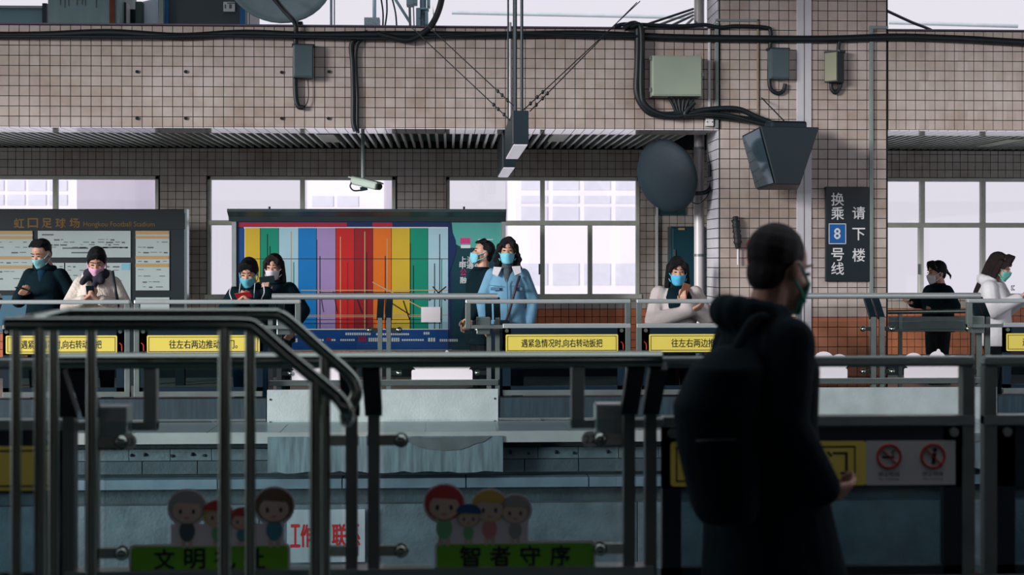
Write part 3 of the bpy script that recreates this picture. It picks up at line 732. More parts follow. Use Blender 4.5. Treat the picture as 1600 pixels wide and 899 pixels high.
for q in ((1295, 1322, 349.5, 350.5), (1295, 1322, 380.5, 381.5), (1295, 1296, 350, 381), (1321, 1322, 350, 381)): quadbox(*q, YF - .054, .001, e)
e.build('square_border', WHITEPR, bl)
YS = YF - .0545; stxt('8', 1303.5, 1313, 357, 373.5, bl, WHITEPR, .003); YS = YF - .053

# ================================================================== cables, boxes and pipes on the fascia
def cab(pts, r, Y=YF - .05, n=6): return MB().tube(curve_pts([P(a, b, c[0] if c else Y) for a, b, *c in pts], n), r, 8)
def cable(name, pts, r, label, Y=YF - .05, m=None, n=6):
    o = cab(pts, r, Y, n).build(name, m or CABLE); return tag(o, label, 'cable')
cable('trunk_cable', [(-560, 56), (-300, 53), (-60, 55), (60, 55), (170, 51), (280, 57), (380, 52), (480, 55), (620, 54), (760, 55), (900, 53), (960, 55), (1060, 59), (1200, 61), (1300, 61), (1400, 58), (1500, 61), (1660, 68), (1900, 62), (2150, 66)], .036, 'thick black trunk cable running along the whole tiled fascia')
cable('thin_cable', [(-500, 57), (-60, 57), (100, 57.5), (240, 58), (330, 56), (470, 58), (620, 60), (800, 52), (900, 56), (1000, 57)], .016, 'thinner black cable clipped along the lower edge of the trunk cable', Y=YF - .09)
cable('drop_cable', [(556, 205), (552, 190), (552, 150), (551, 100), (549, 72), (556, 60), (575, 50)], .024, 'black drop cable, left one of the pair beside the grey box')
cable('drop_cable', [(559, 208), (558, 190), (558, 150), (556, 110), (556, 80), (562, 64), (585, 52)], .018, 'black drop cable, right one of the pair beside the grey box', Y=YF - .045)
cable('riser_cable', [(694, -30), (688, 8), (675, 38), (655, 56), (635, 63), (610, 58), (590, 52)], .03, 'thick black cable rising from the fascia into the open sky', Y=YF - .09)
jb = cable('looped_cable', [(975, 44), (988, 38), (996, 42), (997, 70), (996, 110), (995, 140), (1001, 160), (1016, 176), (1040, 180), (1075, 178), (1130, 182), (1175, 188), (1200, 190)], .034, 'thick black cable looping below the pale green box', Y=YF - .07)
cable('looped_cable', [(985, 42), (1000, 40), (1003, 70), (1002, 140), (1008, 164), (1030, 178), (1060, 182), (1100, 172), (1150, 170), (1180, 182), (1205, 192)], .026, 'second black cable inside the loop below the pale green box', Y=YF - .11)
cable('branch_cable', [(1085, 160), (1070, 180), (1105, 178), (1140, 181), (1175, 190), (1200, 196)], .022, 'black cable from box bottom towards the hung monitor, lowest strand', Y=YF - .13)
for k, x in enumerate((1044, 1052, 1060, 1069, 1078, 1086)):
    cable('box_tail_cable', [(x, 150), (x + (1064 - x) * .35, 163), (1058 + k * 3.4, 176), (1075 + k * 4, 178)], .014, 'short black cable tail under the pale green box', Y=YF - .09)['group'] = 'cable tails under the green box'
cable('top_cable', [(960, 42), (975, 38), (1010, 39), (1060, 41), (1100, 39), (1125, 43), (1150, 41), (1195, 43), (1204, 50), (1203, 80), (1202, 120), (1204, 138), (1214, 146), (1224, 142), (1227, 131)], .02, 'black cable over the column top hooking below the slim grey box', Y=YF - .04)
cable('hook_cable', [(1312, 62), (1310, 80), (1314, 110), (1314, 132), (1306, 145), (1299, 138), (1299, 122)], .019, 'black cable hooking below the olive box')
cable('box_cable', [(431, 0, 13.9), (445, 18, 13.75), (461, 36, 13.54), (462, 60), (461, 110), (462, 150), (466, 166), (474, 168)], .024, 'black cable dropping past the small grey box at the left')
cable('thin_wire', [(481, 124), (482, 150), (478, 164), (470, 169)], .005, 'thin wire hanging from the small grey box at the left')
def wallbox(name, px0, px1, py0, py1, d, m, label, lid=None, rz=0.0, extras=True):
    a, b = P(px0, py1, YF - d - .012), P(px1, py0, YF - d - .012); cx = (a.x + b.x) / 2; w = b.x - a.x
    t = thing(name, (cx, YF - .012 - d / 2, a.z), label, 'box', rz=rz)
    MB().box((-w / 2, -d / 2, 0), (w / 2, d / 2, b.z - a.z)).build('case', m, t, bev=.006)
    MB().box((-w / 2 + .008, -d / 2 - .008, .012), (w / 2 - .008, -d / 2, b.z - a.z - .012)).build('lid', lid or m, t, bev=.004)
    if extras:
        MB().box((-w / 2 - .012, -d / 2 + .02, b.z - a.z - .01), (w / 2 + .012, d / 2, b.z - a.z + .012)).build('rain_hood', DARKM, t)
    return t
wallbox('control_box', 457, 488, 70, 121, .13, BOXD, 'small blue grey box on the fascia at the left', rz=.12)
wallbox('control_box', 1203, 1233, 76, 123, .11, BOXD, 'slim blue grey box on the column left of the white channel', rz=.1)
wallbox('control_box', 1295, 1318, 80, 128, .14, DARKM, 'olive and black box on the column right of the white channel', lid=mat('olive_lid', C(120, 124, 94), .45, 0, .1), rz=-.72)
t = wallbox('junction_box', 1019, 1097, 87, 150, .2, BOXG, 'large pale green junction box on the fascia', extras=False)
for z in (.04, .34): MB().box((-.262, -.1, z), (-.245, -.06, z + .04)).build('hinge', STEELD, t)
MB().box((.24, -.1, .19), (.252, -.06, .22)).build('latch', STEELD, t)
# pipes and channels
def channel(px0, px1, py0, py1, d, m, name, label, Y=YF - .012):
    o = quadbox(px0, px1, py0, py1, Y - d, d).build(name, m, bev=.003); return tag(o, label, 'channel')
wc = channel(1245, 1268, -120, 575, .018, mat('white_channel_paint', C(206, 204, 210), .4, .1, .12, 3), 'cable_channel', 'broad white cable channel running down the column')
quadbox(1256, 1257.2, -120, 575, YF - .033, .003).build('seam', STEELD, wc)
channel(1359, 1364.5, 40, 600, .03, GREYP, 'conduit', 'slim grey conduit down the column beside the black transfer sign')
channel(1364, 1388, 40.5, 45, .03, GREYP, 'conduit', 'short horizontal grey conduit at the column top right')
channel(1106.5, 1110, 45, 184, .02, WHITEP, 'conduit', 'thin pale conduit on the fascia ending in a small square box')
channel(1117.5, 1123, 36, 200, .03, GREYP, 'conduit', 'grey conduit along the left front corner of the column')
channel(1183, 1186, 30, 184, .02, mat('rusty_conduit', C(148, 132, 106), .5, .2, .2), 'conduit', 'thin tan conduit on the column above the monitor')
channel(1118, 1186, 30, 33, .02, GREYP, 'conduit', 'thin horizontal conduit on the column near the top')
sb = quadbox(1103, 1115, 184.5, 197, YF - .06, .045).build('switch_box', WHITEP, bev=.004); tag(sb, 'tiny white square box at the end of the thin conduit', 'box')
for i, p in enumerate((1105, 1113)): MB().cyl(P(p, 190.5, YF - .06), P(p, 190.5, YF - .065), .006, 8).build('screw', RUB, sb)
dp = thing('downpipe', (PX(1092.5, 14.3), 14.3, 0), 'pale round downpipe beside the column', 'pipe')
x = PX(1092.5, 14.3)
MB().cyl((x, 14.3, 0), (x, 14.3, ZB + .3), .052, 20).build('pipe', mat('pale_pipe', C(196, 192, 194), .4, .1, .1, 3), dp)
MB().cyl((x, 14.3, ZT), (x, 14.3, 5.2), .052, 20).build('pipe', MATS['pale_pipe'], dp)
for py in (230, 397): MB().cyl((x, 14.3, PZ(1092, py, 14.3)), (x, 14.3, PZ(1092, py + 4, 14.3)), .057, 20).build('clamp', STEELD, dp)
# fixing marks on the fascia
for k, (px, py) in enumerate(((214, 112), (290, 112), (214, 185), (290, 185), (440, 113), (514, 112), (440, 185), (513, 185))):
    o = MB().cyl(P(px, py, YF - .012), P(px, py, YF - .03), .016, 8).build('anchor_stub', RUB)
    tag(o, 'small cut off anchor stub on the tiled fascia', 'bolt', 'anchor stubs on the fascia')

# ================================================================== lamps hanging over the platform edge
LAMP = mat('lamp_diffuser', C(225, 222, 232), .4, 0, .02, 3, emit=((.9, .86, .95, 1), .35))
def lamp(px0, px1, pyt, pyb, Y, L, label, wires=None):
    a, b = P(px0, pyb, Y), P(px1, pyt, Y)
    t = thing('linear_lamp', ((a.x + b.x) / 2, Y + L / 2, a.z), label, 'lamp', 'hanging linear lamps')
    MB().box((a.x, Y, a.z + .004), (b.x, Y + L, b.z)).build('housing', DARKM, t, bev=.004)
    MB().box((a.x + .01, Y + .02, a.z - .004), (b.x - .01, Y + L - .02, a.z + .004)).build('diffuser', LAMP, t)
    for dy in (.06, L - .1):
        for xx in (a.x + .025, b.x - .05): MB().cyl((xx, Y + dy, b.z), (xx, Y + dy, 5.2), .012 if dy < .1 else .008, 8).build('rod', DARKM, t)
    return t
lamp(801, 826, 173, 226, 11.0, 1.55, 'dark hanging linear lamp nearest the tracks')
lamp(785.5, 805.5, 218, 262, 13.75, 1.9, 'dark hanging linear lamp under the slatted ceiling behind the first') if False else None
t = lamp(785.5, 805.5, 205, 262, 13.78, 1.6, 'dark hanging linear lamp, second one further back under the slatted ceiling')
for o in [c for c in t.children if c.name.startswith('rod')]: bpy.data.objects.remove(o)
for k, (p, q) in enumerate(((( 640, 40, 13.4), (797, 188, 11.1)), ((655, 28, 13.4), (802, 165, 11.1)), ((1000, 2, 13.4), (818, 172, 11.1)), ((995, 4, 13.4), (828, 174, 11.1)))):
    w = MB().tube([P(*p), P(*q)], .0045, 6)
    d = (P(*q) - P(*p)); 
    for f_ in (.86, .9, .95): w.ell(P(*p) + d * f_, (.013, .013, .018), n=6, k=4)
    tag(w.build('stay_wire', CABLE), ('thin stay wire to the lamp from the left, lower one', 'thin stay wire to the lamp from the left, upper one', 'thin stay wire to the lamp from the right, upper one', 'thin stay wire to the lamp from the right, lower one')[k], 'wire')
cl = MB()
for k, (px, py, Y) in enumerate(((514, 226, 15.9), (873, 227, 15.7), (1560, 226, 16.2))):
    a = P(px, py, Y); o = MB().box((a.x - .09, Y - .5, ZC - .005), (a.x + .09, Y + .5, ZC + .02)).build('ceiling_lamp', mat('lamp_off', C(190, 200, 176), .4, 0, .05))
    tag(o, ('recessed strip lamp in slatted ceiling left of security camera pole', 'recessed strip lamp in slatted ceiling right of the hanging lamps', 'recessed strip lamp in the slatted ceiling at the right')[k], 'lamp')
pc = P(800, 40, YF - .03); o = MB().cyl(P(797, 35, YF - .03), P(797, 188, YF - .03), .014, 8).build('white_conduit', WHITEP); tag(o, 'thin white conduit behind the lamp rods on the fascia', 'conduit')
# ---- security camera
YQ = 14.6
ca = thing('security_camera', P(567, 290, YQ), 'pale security camera on a ceiling pole over the billboard', 'camera')
MB().cyl((PX(567, YQ), YQ, PZ(567, 291, YQ)), (PX(567, YQ), YQ, ZC + .05), .019, 12).build('pole', GREYP, ca)
CAMP = mat('camera_shell', C(150, 166, 154), .4, .1, .06)
d = (P(594, 291, YQ - .12) - P(552, 281, YQ + .05)); 
MB().bar(P(552, 281.5, YQ + .05), P(592, 291, YQ - .12), .11, .085).build('body', CAMP, ca, bev=.012)
MB().bar(P(549, 277, YQ + .05), P(594.5, 287, YQ - .13), .125, .014).build('sunshade', CAMP, ca, bev=.004)
MB().cyl(P(592, 291.5, YQ - .115), P(594, 292, YQ - .13), .03, 14).build('lens', RUB, ca)
MB().tube(curve_pts([P(551, 284, YQ), P(547, 291, YQ), P(553, 298, YQ), P(567, 297, YQ)], 5), .009, 6).build('cable_loop', CABLE, ca)
MB().bar(P(563, 296, YQ), P(574, 294, YQ), .05, .04).build('bracket', DARKM, ca)
# ---- covered wall fan
YQ = 13.95
c = P(1042, 275, YQ)
fan = thing('wall_fan', (c.x, c.y, c.z), 'large wall fan wrapped in a dark dust cover left of the column', 'fan')
M = Matrix.Rotation(math.radians(-20), 3, 'Y') @ Matrix.Rotation(math.radians(-50), 3, 'Z') 
mb = MB(); mb.ell(c, (.365, .11, .37), M @ Matrix.Rotation(0, 3, 'X'), 36, 16)
for i, v in enumerate(mb.v):
    q = v - c; r_ = q.length; mb.v[i] = c + q * (1 + .012 * math.sin(math.atan2(q.z, q.x) * 22))
mb.build('dust_cover', mat('dark_cover_fabric', C(24, 42, 52), .7, 0, .12, 6, bump=.2, bscale=12), fan)
MB().ell(c + M @ Vector((0, .12, 0)), (.13, .12, .13), M).build('motor_housing', DARKM, fan)
MB().tube(curve_pts([c + Vector((.1, .12, -.12)), P(1085, 302, YQ + .05), P(1104, 300, YQ + .05), P(1112, 288, YQ + .05), P(1113.5, 262, YQ + .05)], 5), .022, 8).build('arm', DARKM, fan)
MB().box(P(1109, 276, YQ), P(1116, 258, YQ + .1)).build('wall_plate', DARKM, fan)
MB().tube(curve_pts([c + Vector((.12, .12, -.1)), P(1085, 318, YQ), P(1104, 308, YQ), P(1113, 280, YQ), P(1106, 240, YQ), P(1104, 205, YQ)], 5), .005, 6).build('power_wire', CABLE, fan)
MB().box(P(1024, 336, 17.36), P(1071, 318, 17.36) + Vector((0, .03, 0))).build('small_green_sign', mat('small_green_sign_paint', C(30, 74, 76), .4, 0, .05))
tag(bpy.data.objects['small_green_sign'], 'small dark green sign on the wall below the covered fan', 'sign')
# ---- hung monitor housing
fq = [(1188, 197), (1280, 199), (1250, 289), (1212, 288)]; bq = [(1159, 212), (1276, 206), (1246, 297), (1183, 297)]
mo = thing('platform_monitor', P(1225, 292, 13.1), 'black tapered monitor housing with glossy screen hung on the column', 'monitor')
vs = [P(a, b, 12.85) for a, b in fq] + [P(a, b, 13.35) for a, b in bq]
MB().add(vs, [(0, 1, 2, 3), (7, 6, 5, 4), (0, 4, 5, 1), (1, 5, 6, 2), (2, 6, 7, 3), (3, 7, 4, 0)]).build('housing', mat('monitor_black', C(18, 34, 40), .5, 0, .1), mo, bev=.008)
n_ = (vs[4] - vs[0]).cross(vs[3] - vs[0]).normalized()
if n_.x > 0: n_ = -n_
cc = (vs[0] + vs[3] + vs[4] + vs[7]) / 4
scq = [(lambda w: w - n_ * ((w - cc).dot(n_)) + n_ * .012)(cc + (v - cc) * .93) for v in (vs[0], vs[3], vs[7], vs[4])]
MB().add(scq, [(0, 1, 2, 3)]).build('screen', mat('glossy_screen', C(70, 92, 104), .1, .5, .02, 3), mo)
MB().bar(P(1200, 196, 13.2), P(1255, 197, 13.3), .16, .08).build('mount_bracket', DARKM, mo, bev=.02)
MB().tube([P(1190, 153, YF - .03), P(1228, 192, 13.2)], .006, 6).build('stay', CABLE, mo)
# ---- brush hung on the column, red and yellow cards behind the man, cabinet
br = thing('hung_brush', P(1152, 414, YF - .06), 'dark bristle brush with a white handle hanging on the column', 'brush')
mb = MB(); pts = curve_pts([P(1149, 338, YF - .06), P(1150, 352, YF - .06), P(1152, 372, YF - .06), P(1153, 389, YF - .06)], 6)
mb.tube(pts, [.02 + .012 * math.sin(i * 1.9) ** 2 + (.012 if 3 < i < 16 else 0) for i in range(len(pts))], 9)
mb.build('bristles', RUB, br); MB().cyl(P(1153, 388, YF - .06), P(1153, 414, YF - .06), .01, 8).build('handle', WHITEP, br)
MB().cyl(P(1145, 343, YF - .06), P(1149, 350, YF - .06), .02, 8).build('bristle_tip', RUB, br)
for k, (a, b, c_, d_, m, l) in enumerate(((1169, 1175, 375, 412, REDP, 'narrow red card on the column beside the man\'s head'), (1175, 1182, 371, 408, YEL, 'narrow yellow card on the column beside the man\'s head'))):
    tag(quadbox(a, b, c_, d_, YF - .04, .02).build('wall_card', m), l, 'card')
cabn = thing('fire_cabinet', P(1068, 470, 17.1), 'dark teal wall cabinet behind the woman with folded arms', 'cabinet')
TEALC = mat('teal_cabinet', C(18, 62, 74), .4, 0, .08)
quadbox(1049, 1102, 354, 470, 17.08, .3).build('case', TEALC, cabn); quadbox(1051, 1085, 356, 468, 17.065, .012).build('door', TEALC, cabn, bev=.004)
quadbox(1060, 1070, 356.5, 359.5, 17.05, .01).build('label_plate', TAN, cabn); quadbox(1052.5, 1055.5, 390, 400, 17.05, .015).build('handle', STEEL, cabn)
channel(1025, 1028.5, 322, 520, .05, WHITEP, 'wall_conduit', 'white vertical conduit on the back wall left of the teal cabinet', Y=YW - .012)
# ---- bench and rail at the right on the far platform
be = thing('steel_bench', (PX(1470, 15.6), 15.6, 0), 'steel backed bench behind the right barrier', 'bench')
Yq = 15.6
MB().cyl(P(1387, 488, Yq), P(1545, 486, Yq), .025, 10).build('top_tube', TUBE, be)
quadbox(1389, 1525, 495, 514, Yq, .03).build('back_plate', STEELD, be)
MB().box(P(1389, 517, Yq - .4), P(1525, 515, Yq)).build('seat', STEEL, be)
for p in (1407, 1520): MB().box(P(p - 2.5, 490, Yq - .01), Vector((PX(p + 2.5, Yq), Yq + .03, 0))).build('leg', STEEL, be)
# ================================================================== on the roof behind the fascia
def roofbox(name, px0, px1, py0, Y, d, m, label, cat='cabinet', bev=.01):
    a, b = P(px0, py0, Y), P(px1, 45, Y); o = MB().box((a.x, Y, ZT - .05), (b.x, Y + d, a.z)).build(name, m, bev=bev); return tag(o, label, cat)
g1 = mat('weathered_panel', C(92, 124, 132), .6, 0, .14, 3)
pb = roofbox('panel_fence', -40, 67, 11, 15.4, .08, g1, 'low blue grey panel fence at the top left', 'fence')
quadbox(-40, 67, 9, 12, 15.38, .05).build('cap_rail', GREYP, pb); quadbox(66, 73, 5, 60, 15.3, .1).build('end_post', DARKM, pb)
ru = thing('rusty_unit', (PX(132, 15), 15, ZT - .05), 'large blue grey equipment cabinet with rust streaks on the roof', 'cabinet')
quadbox(75, 187, -60, 50, 15, .8).build('case', mat('rusty_case', C(116, 142, 144), .6, 0, .2, 3, stretch=(3, 3, .8)), ru)
RUST = mat('rust_streak', C(98, 52, 36), .8, 0, .4, 9)
rnd = random.Random(5)
for a, w, dpt in ((101, 2, 9), (107, 2, 6), (120, 4, 5), (128, 2, 4), (133, 2, 6), (150, 5, 9), (175, 8, 60), (94, 2, 5)):
    p0, p1, p2 = P(a - w / 2, -60, 14.99), P(a + w / 2, -60, 14.99), P(a, dpt + 3, 14.99)
    if dpt < 50: MB().prism([(p0.x, p0.z), (p2.x, p2.z), (p1.x, p1.z)], 14.992, 15).build('rust_streak', RUST, ru)
    else: quadbox(171, 179, -60, 60, 14.985, .02).build('rust_band', RUST, ru)
roofbox('dark_post', 188, 197, 3, 15.2, .2, DARKM, 'dark post right of the rusty cabinet on the roof', 'post')
roofbox('dark_post', 197, 212, 14, 15.5, .2, DARKM, 'low dark block between the roof posts', 'post')
roofbox('dark_post', 211, 222, 2, 15.2, .2, mat('post_green', C(60, 78, 76), .5), 'green grey post left of the pale curtain on the roof', 'post')
a = [P(221, 3, 15.3), P(247, -3, 15.3), P(248, 50, 15.3), P(222, 50, 15.3)]
o = MB().prism([(v.x, v.z) for v in a][::-1], 15.3, 15.34).build('pale_sheet', mat('pale_sheet_paint', C(206, 224, 236), .5, 0, .1, 2)); tag(o, 'pale blue white sheet panel on the roof', 'panel')
cb_ = thing('equipment_cabinet', (PX(316, 14.9), 14.9, ZT - .05), 'dark grey cabinet with blue corner posts on the roof', 'cabinet')
quadbox(250, 390, -80, 50, 15.2, .8).build('case', mat('cabinet_dark', C(52, 66, 70), .5, 0, .12, 3), cb_)
for x0, x1 in ((255, 263), (375, 383)): quadbox(x0, x1, -80, 50, 15.18, .03).build('corner_post', mat('cabinet_blue', C(24, 96, 154), .45, 0, .05), cb_)
quadbox(248, 255, -80, 50, 15.1, .1).build('edge_pipe', GREYP, cb_); quadbox(383, 387, -80, 50, 15.1, .1).build('edge_pipe', GREYP, cb_)
lp = quadbox(349, 367, 3, 18, 15.18, .03).build('label_plate', NOSM, cb_)
for z in ((351, 353, 7, 13), (358, 362, 7, 13), (355, 367, 4, 5.5)): quadbox(*z, 15.176, .004).build('print', INK, lp)
# satellite dish
di = thing('satellite_dish', P(432, 42, 14.6), 'grey satellite dish standing on the roof edge', 'dish')
dc = P(436, -48, 14.6); R_ = P(524, 0, 14.6).x - dc.x
mb = MB(); n = 40; vs = []; fs = []
Md = Matrix.Rotation(math.radians(12), 3, 'Z') @ Matrix.Rotation(math.radians(-12), 3, 'X')
for i in range(9):
    r_ = R_ * i / 8
    for j in range(n):
        t_ = 2 * PI * j / n; vs.append(dc + Md @ Vector((r_ * math.cos(t_), -.16 * (1 - (r_ / R_) ** 2) * -1 , r_ * math.sin(t_) * 1.02)))
for i in range(8):
    for j in range(n): fs.append((i * n + j, i * n + (j + 1) % n, (i + 1) * n + (j + 1) % n, (i + 1) * n + j))
mb.add(vs, fs, 0, True); o = mb.build('reflector', mat('dish_grey', C(136, 160, 164), .55, .05, .14, 5), di); s_ = o.modifiers.new('t', 'SOLIDIFY'); s_.thickness = .02
MB().bar(P(425, -6, 14.4), P(463, 38, 14.15), .03, .04).build('feed_arm', DARKM, di); MB().box(P(458, 44, 14.2), P(474, 36, 14.3)).build('foot', DARKM, di)
roofbox('grey_unit', 386, 397, 13, 15.6, .3, g1, 'small grey unit between cabinet and dish on the roof')
# masts and antennas
def mast(px0, px1, Y, m, label, top=-80):
    a, b = PX(px0, Y), PX(px1, Y); o = MB().cyl(((a + b) / 2, Y, ZT - .05), ((a + b) / 2, Y, PZ(px0, top, Y)), (b - a) / 2, 12).build('antenna_mast', m); return tag(o, label, 'mast')
GP = mat('pale_blue_steel', C(140, 168, 178), .5, .2, .15, 5)
mast(515.5, 519.5, 15.3, GP, 'pale thin mast right of the dish, thicker one'); mast(521.5, 523.5, 15.3, GREYP, 'pale thin mast right of the dish, thinner one')
mast(582, 588, 16, GP, 'pale mast above the small mesh box')
o = roofbox('mesh_box', 569, 593, 27, 15.9, .2, mat('mesh_grey', C(150, 170, 176), .6, 0, .5, 60), 'small pale mesh box on the roof edge', 'box', .003)
for k, (a, b, c_, d_) in enumerate(((595, -5, 598, 45), (604, -5, 601, 45), (612, -5, 620, 45))):
    tag(MB().tube(curve_pts([P(a, b, 15.5), P((a + c_) / 2 + 2, 20, 15.5), P(c_, d_, 15.5)], 5), .01, 6).build('antenna_wire', DARKM), ('hanging antenna cable, left of three', 'hanging antenna cable, middle of three', 'hanging antenna cable, right of three slanting')[k], 'cable')
o = MB().bar(P(612, -10, 15.8), P(640, 34, 15.8), .05, .03).build('diagonal_brace', GP); tag(o, 'pale diagonal brace beside the antenna cluster', 'brace')
an = thing('antenna_cluster', P(660, 40, 15.6), 'pale blue antenna cluster with boxes and clamps on the roof', 'antenna')
MB().cyl(P(661, 42, 15.6), P(661, -60, 15.6), .035, 12).build('mast', GP, an)
for q in ((635, 646, -20, 8), (646, 652, -12, 6), (650, 657, 12, 44), (667, 672, -8, 10), (654, 670, 12, 15), (664, 669, 18, 40)): quadbox(*q, 15.5, .15).build('module', GP, an, bev=.006)
for p in (639, 641, 646): MB().cyl(P(p, 8, 15.5), P(p + 1, 42, 15.5), .008, 6).build('lead', STEEL, an)
o = MB().prism([(P(676, 8, 15.8).x, P(676, 8, 15.8).z), (P(691, 98, 15.8).x, P(691, 98, 15.8).z), (P(680, 98, 15.8).x, P(680, 98, 15.8).z)], 15.8, 15.9).build('white_fin', mat('white_fin_paint', C(216, 216, 218), .5)); tag(o, 'pale triangular fin right of the antenna cluster', 'panel')
o = MB().tube([P(706, 19.5, 18), P(1070, 27, 18)], .025, 8).build('roof_rail', mat('pale_rail', C(196, 206, 210), .5)); tag(o, 'thin pale rail crossing the sky above the fascia', 'rail')
o = MB().tube([P(1388, 35, 18), P(1590, 41, 18)], .025, 8).build('roof_rail', MATS['pale_rail']); tag(o, 'thin pale rail in the sky right of the column', 'rail')
o = MB().tube(curve_pts([P(1386, 17, 15), P(1425, 35, 15), P(1460, 50, 15), P(1500, 82, 15)], 5), .016, 6).build('sloping_cable', mat('plum_cable', C(92, 84, 98), .5)); tag(o, 'sloping cable in the sky right of the column', 'cable')
for k in range(4):
    tag(MB().tube([P(1083, 14 + k * 5, 14.4), P(1005 + k * 22, 40, 13.9)], .013, 6).build('guy_cable', (DARKM, GREYP)[k % 2]), ('upper of the cables fanning left from the downpipe top', 'second cable fanning left from the downpipe top', 'third cable fanning left from the downpipe top', 'lowest cable fanning left from the downpipe top')[k], 'cable')
# ================================================================== people
def blob(mb, name, m, parent, voxel=.011, smooth=3, label=None):
    """closed pieces fused into one continuous surface"""
    me = mb.mesh(name, m); bm = bmesh.new(); bm.from_mesh(me); bmesh.ops.recalc_face_normals(bm, faces=bm.faces); bm.to_mesh(me); bm.free()
    o = bpy.data.objects.new(name, me); COL.objects.link(o)
    r = o.modifiers.new('r', 'REMESH'); r.mode = 'VOXEL'; r.voxel_size = voxel; r.use_smooth_shade = True
    if smooth: s = o.modifiers.new('s', 'SMOOTH'); s.factor = .5; s.iterations = smooth
    dg = bpy.context.evaluated_depsgraph_get(); m2 = bpy.data.meshes.new_from_object(o.evaluated_get(dg)); m2.name = name
    o.modifiers.clear(); o.data = m2; bpy.data.meshes.remove(me)
    if not m2.materials: m2.materials.append(m)
    for p in m2.polygons: p.use_smooth = True
    o.parent = parent; WLOC[o] = Vector((0, 0, 0))
    if label: o['label'] = label
    return o
SKIN = mat('skin', C(198, 152, 128), .5, 0, .06, 8); SKIN.node_tree.nodes['Principled BSDF'].inputs['Subsurface Weight'].default_value = .0
HAIR = mat('black_hair', C(16, 20, 24), .5, 0, .25, 30, bump=.6, bscale=60, stretch=(6, 6, 1), spec=.2); HAIRB = mat('dark_brown_hair', C(34, 26, 27), .5, 0, .3, 30, bump=.6, bscale=60, stretch=(6, 6, 1), spec=.2)
def cloth(n, c, b=.35, bs=14): return mat('cloth_' + n, c, .85, 0, .14, 7, bump=b, bscale=bs, spec=.12)
def hand(mb, w, d, n, side, curl=.9, grip=0):
    """five fingers: d = where the hand points, n = the way the palm faces, side = thumb side"""
    w = Vector(w); d = Vector(d).normalized(); n = Vector(n); n = (n - d * n.dot(d)).normalized(); t = d.cross(n).normalized() * side
    for o in (-.030, -.010, .010, .030): mb.cap(w + d * .012 + t * o * .55, w + d * .082 + t * o, .016, .0125)
    for o, L in ((.031, .9), (.0105, 1.0), (-.0105, .95), (-.031, .76)):
        p = w + d * .085 + t * o; a = curl * .55
        for ln, r0, r1 in ((.042 * L, .0095, .0088), (.028 * L, .0088, .008), (.022 * L, .008, .0068)):
            q = p + (d * math.cos(a) + n * math.sin(a)) * ln; mb.cap(p, q, r0, r1); p = q; a += curl * .62
    p = w + d * .02 + t * .026; q = p + (d * .55 + t * .65 + n * .35).normalized() * .045; mb.cap(p, q, .0145, .0115)
    mb.cap(q, q + (d * .85 + t * .12 + n * .4).normalized() * .036, .0112, .0085)
